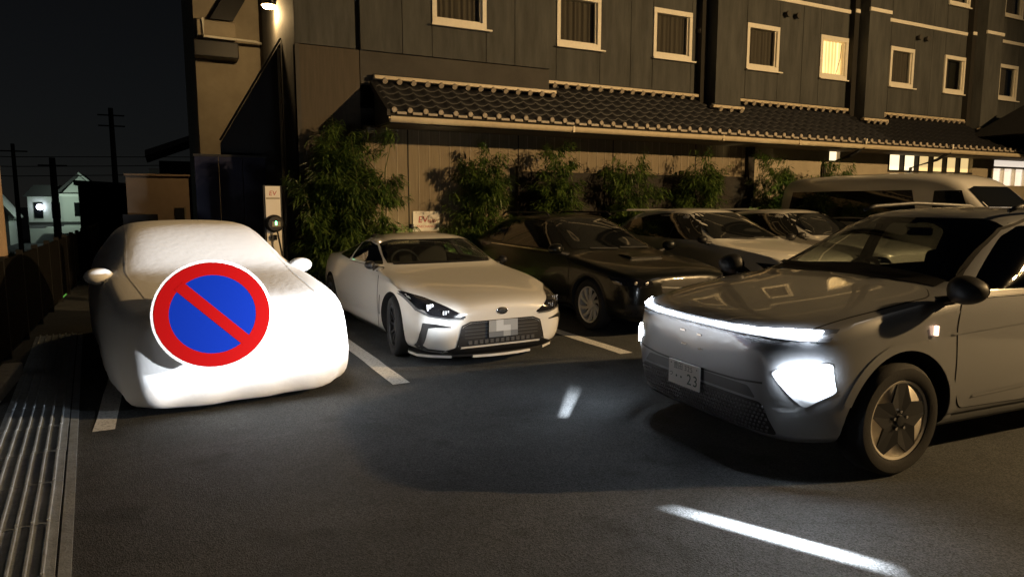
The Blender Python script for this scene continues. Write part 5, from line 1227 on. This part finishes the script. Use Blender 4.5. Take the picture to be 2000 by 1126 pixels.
def bamboo(label, x, y, h, rx, ry, n, seed, base=.1, lean=0.0):
    rnd = random.Random(seed); p = empty('bamboo_clump', (x, y, base)); tag(p, label, 'bamboo', 'bamboo planted along the boarded wall')
    stems = []
    for k in range(max(6, int(9 * rx / .6))):
        a = rnd.uniform(0, 2 * PI); q = math.sqrt(rnd.random()); bx_, by_ = .55 * rx * q * math.cos(a), .5 * ry * q * math.sin(a)
        hh = h * rnd.uniform(.62, 1.0); tx, ty = bx_ * 1.5 + rnd.uniform(-.25, .25) * rx + lean, by_ * 1.4 + rnd.uniform(-.15, .1)
        pts = [(bx_, by_, 0), (bx_ + (tx - bx_) * .2, by_ + (ty - by_) * .2, hh * .4), (bx_ + (tx - bx_) * .6, by_ + (ty - by_) * .6, hh * .78), (tx + rnd.uniform(-.1, .1), ty, hh)]
        stems.append(pts)
    for pts in stems: tube('stem', pts, [.012, .011, .008, .003], 'stem', p, 6)
    v = []; f = []
    def leaf(o, d, L, W):
        d = d.normalized(); s = d.cross(Vector((rnd.uniform(-.4, .4), rnd.uniform(-.4, .4), 1))).normalized(); nn = d.cross(s)
        b0 = len(v); dr_ = Vector((0, 0, -L * .25))
        v.extend([tuple(o), tuple(o + d * L * .38 + s * W * .5 + dr_ * .15), tuple(o + d * L * .38 - s * W * .5 + dr_ * .15), tuple(o + d * L * .72 + s * W * .36 + dr_ * .5), tuple(o + d * L * .72 - s * W * .36 + dr_ * .5), tuple(o + d * L + dr_)])
        f.extend([(b0, b0 + 2, b0 + 1), (b0 + 1, b0 + 2, b0 + 4, b0 + 3), (b0 + 3, b0 + 4, b0 + 5)])
    per = max(1, n // (len(stems) * 17))
    for pts in stems:
        P = [Vector(q) for q in pts]
        for k in range(20):
            t = rnd.uniform(.10, 1.0) ** .9 * 3; i = min(2, int(t)); c = P[i].lerp(P[i + 1], t - i)
            a = rnd.uniform(0, 2 * PI); bl_ = rnd.uniform(.14, .58) * (1.1 - .25 * t / 3); d = Vector((math.cos(a) * rx / .6, math.sin(a) * ry / .6, rnd.uniform(-.1, .6))).normalized()
            tip = c + d * bl_
            for _ in range(per):
                o = c.lerp(tip, rnd.uniform(.15, 1.0)) + Vector((rnd.gauss(0, .045), rnd.gauss(0, .045), rnd.gauss(0, .045)))
                dd = Vector((d.x + rnd.gauss(0, .7), d.y + rnd.gauss(0, .7), rnd.uniform(-.9, .35)))
                leaf(o, dd, rnd.uniform(.08, .19), rnd.uniform(.013, .028))
    tag(pd_obj('foliage', v, f, 'bamboo_leaf', p), kind='stuff')
    return p
bamboo('tall spreading bamboo clump beside the charger at the building corner', 2.40, 11.42, 2.75, .55, .34, 12350, 1)
bamboo('dense tall bamboo clump between the charger and the boarded wall', 2.95, 11.30, 3.0, .62, .45, 16150, 2)
bamboo('narrow bamboo clump just right of the charging sign', 5.35, 11.68, 2.62, .42, .28, 9880, 3)
bamboo('bamboo clump in front of the timber screen end post', 6.80, 11.5, 2.6, .46, .30, 6422, 4)
bamboo('bushy bamboo clump at the middle of the dark panels', 8.55, 11.5, 2.5, .55, .30, 6916, 5)
bamboo('bamboo clump at the far end of the dark panels', 10.5, 11.5, 2.55, .50, .30, 6175, 6)
bamboo('lamp-lit bamboo clump beside the dark corner post', 12.85, 11.4, 2.6, .62, .38, 9880, 7)
bamboo('low bright bamboo clump under the downpipe behind the van', 14.6, 11.35, 2.7, .80, .40, 9880, 8)
bamboo('low bamboo clump in the bed behind the white coupe', 4.98, 11.38, 1.05, .5, .25, 4940, 9)
bamboo('low brightly lit bamboo shoots below the charging sign', 4.56, 11.38, .98, .34, .2, 3000, 10)
def garden_light(label, x, y, tx, ty, tz, power):
    g = empty('garden_light', (x, y, .09)); tag(g, label, 'lamp', 'spike lights in the planting bed')
    bm = lathe([(.0, .0), (.0, .035), (.10, .045), (.10, .038), (.07, .03), (.07, 0)], 16, 'z'); h = bm_obj('lamp_head', bm, 'metal_dark', g, True, 40); h.location = (0, 0, .12)
    bm = lathe([(.071, .0), (.075, .029), (.080, .0)], 14, 'z'); b = bm_obj('lens', bm, 'bulb_lamp', h, True)
    tube('spike', [(0, 0, -.05), (0, 0, .13)], .008, 'metal_dark', g, 6)
    spot('light_beam', (0, 0, .25), (tx - x, ty - y, tz), power, 85, .6, (1, .80, .42), g, .03)
garden_light('spike light in the bed below the dense corner bamboo', 3.55, 11.06, 3.25, 11.45, 1.6, 110)
garden_light('spike light in the bed below the narrow bamboo', 4.50, 10.90, 4.62, 11.40, .6, 420)
garden_light('spike light in the bed behind the compact car', 12.3, 11.02, 12.9, 11.5, 1.8, 130)
garden_light('spike light in the bed behind the passenger van', 14.2, 11.0, 14.6, 11.4, 2.2, 130)
garden_light('spike light in the bed aimed at the boarded wall below the charging sign', 4.05, 11.25, 4.25, 12.1, 1.0, 26)
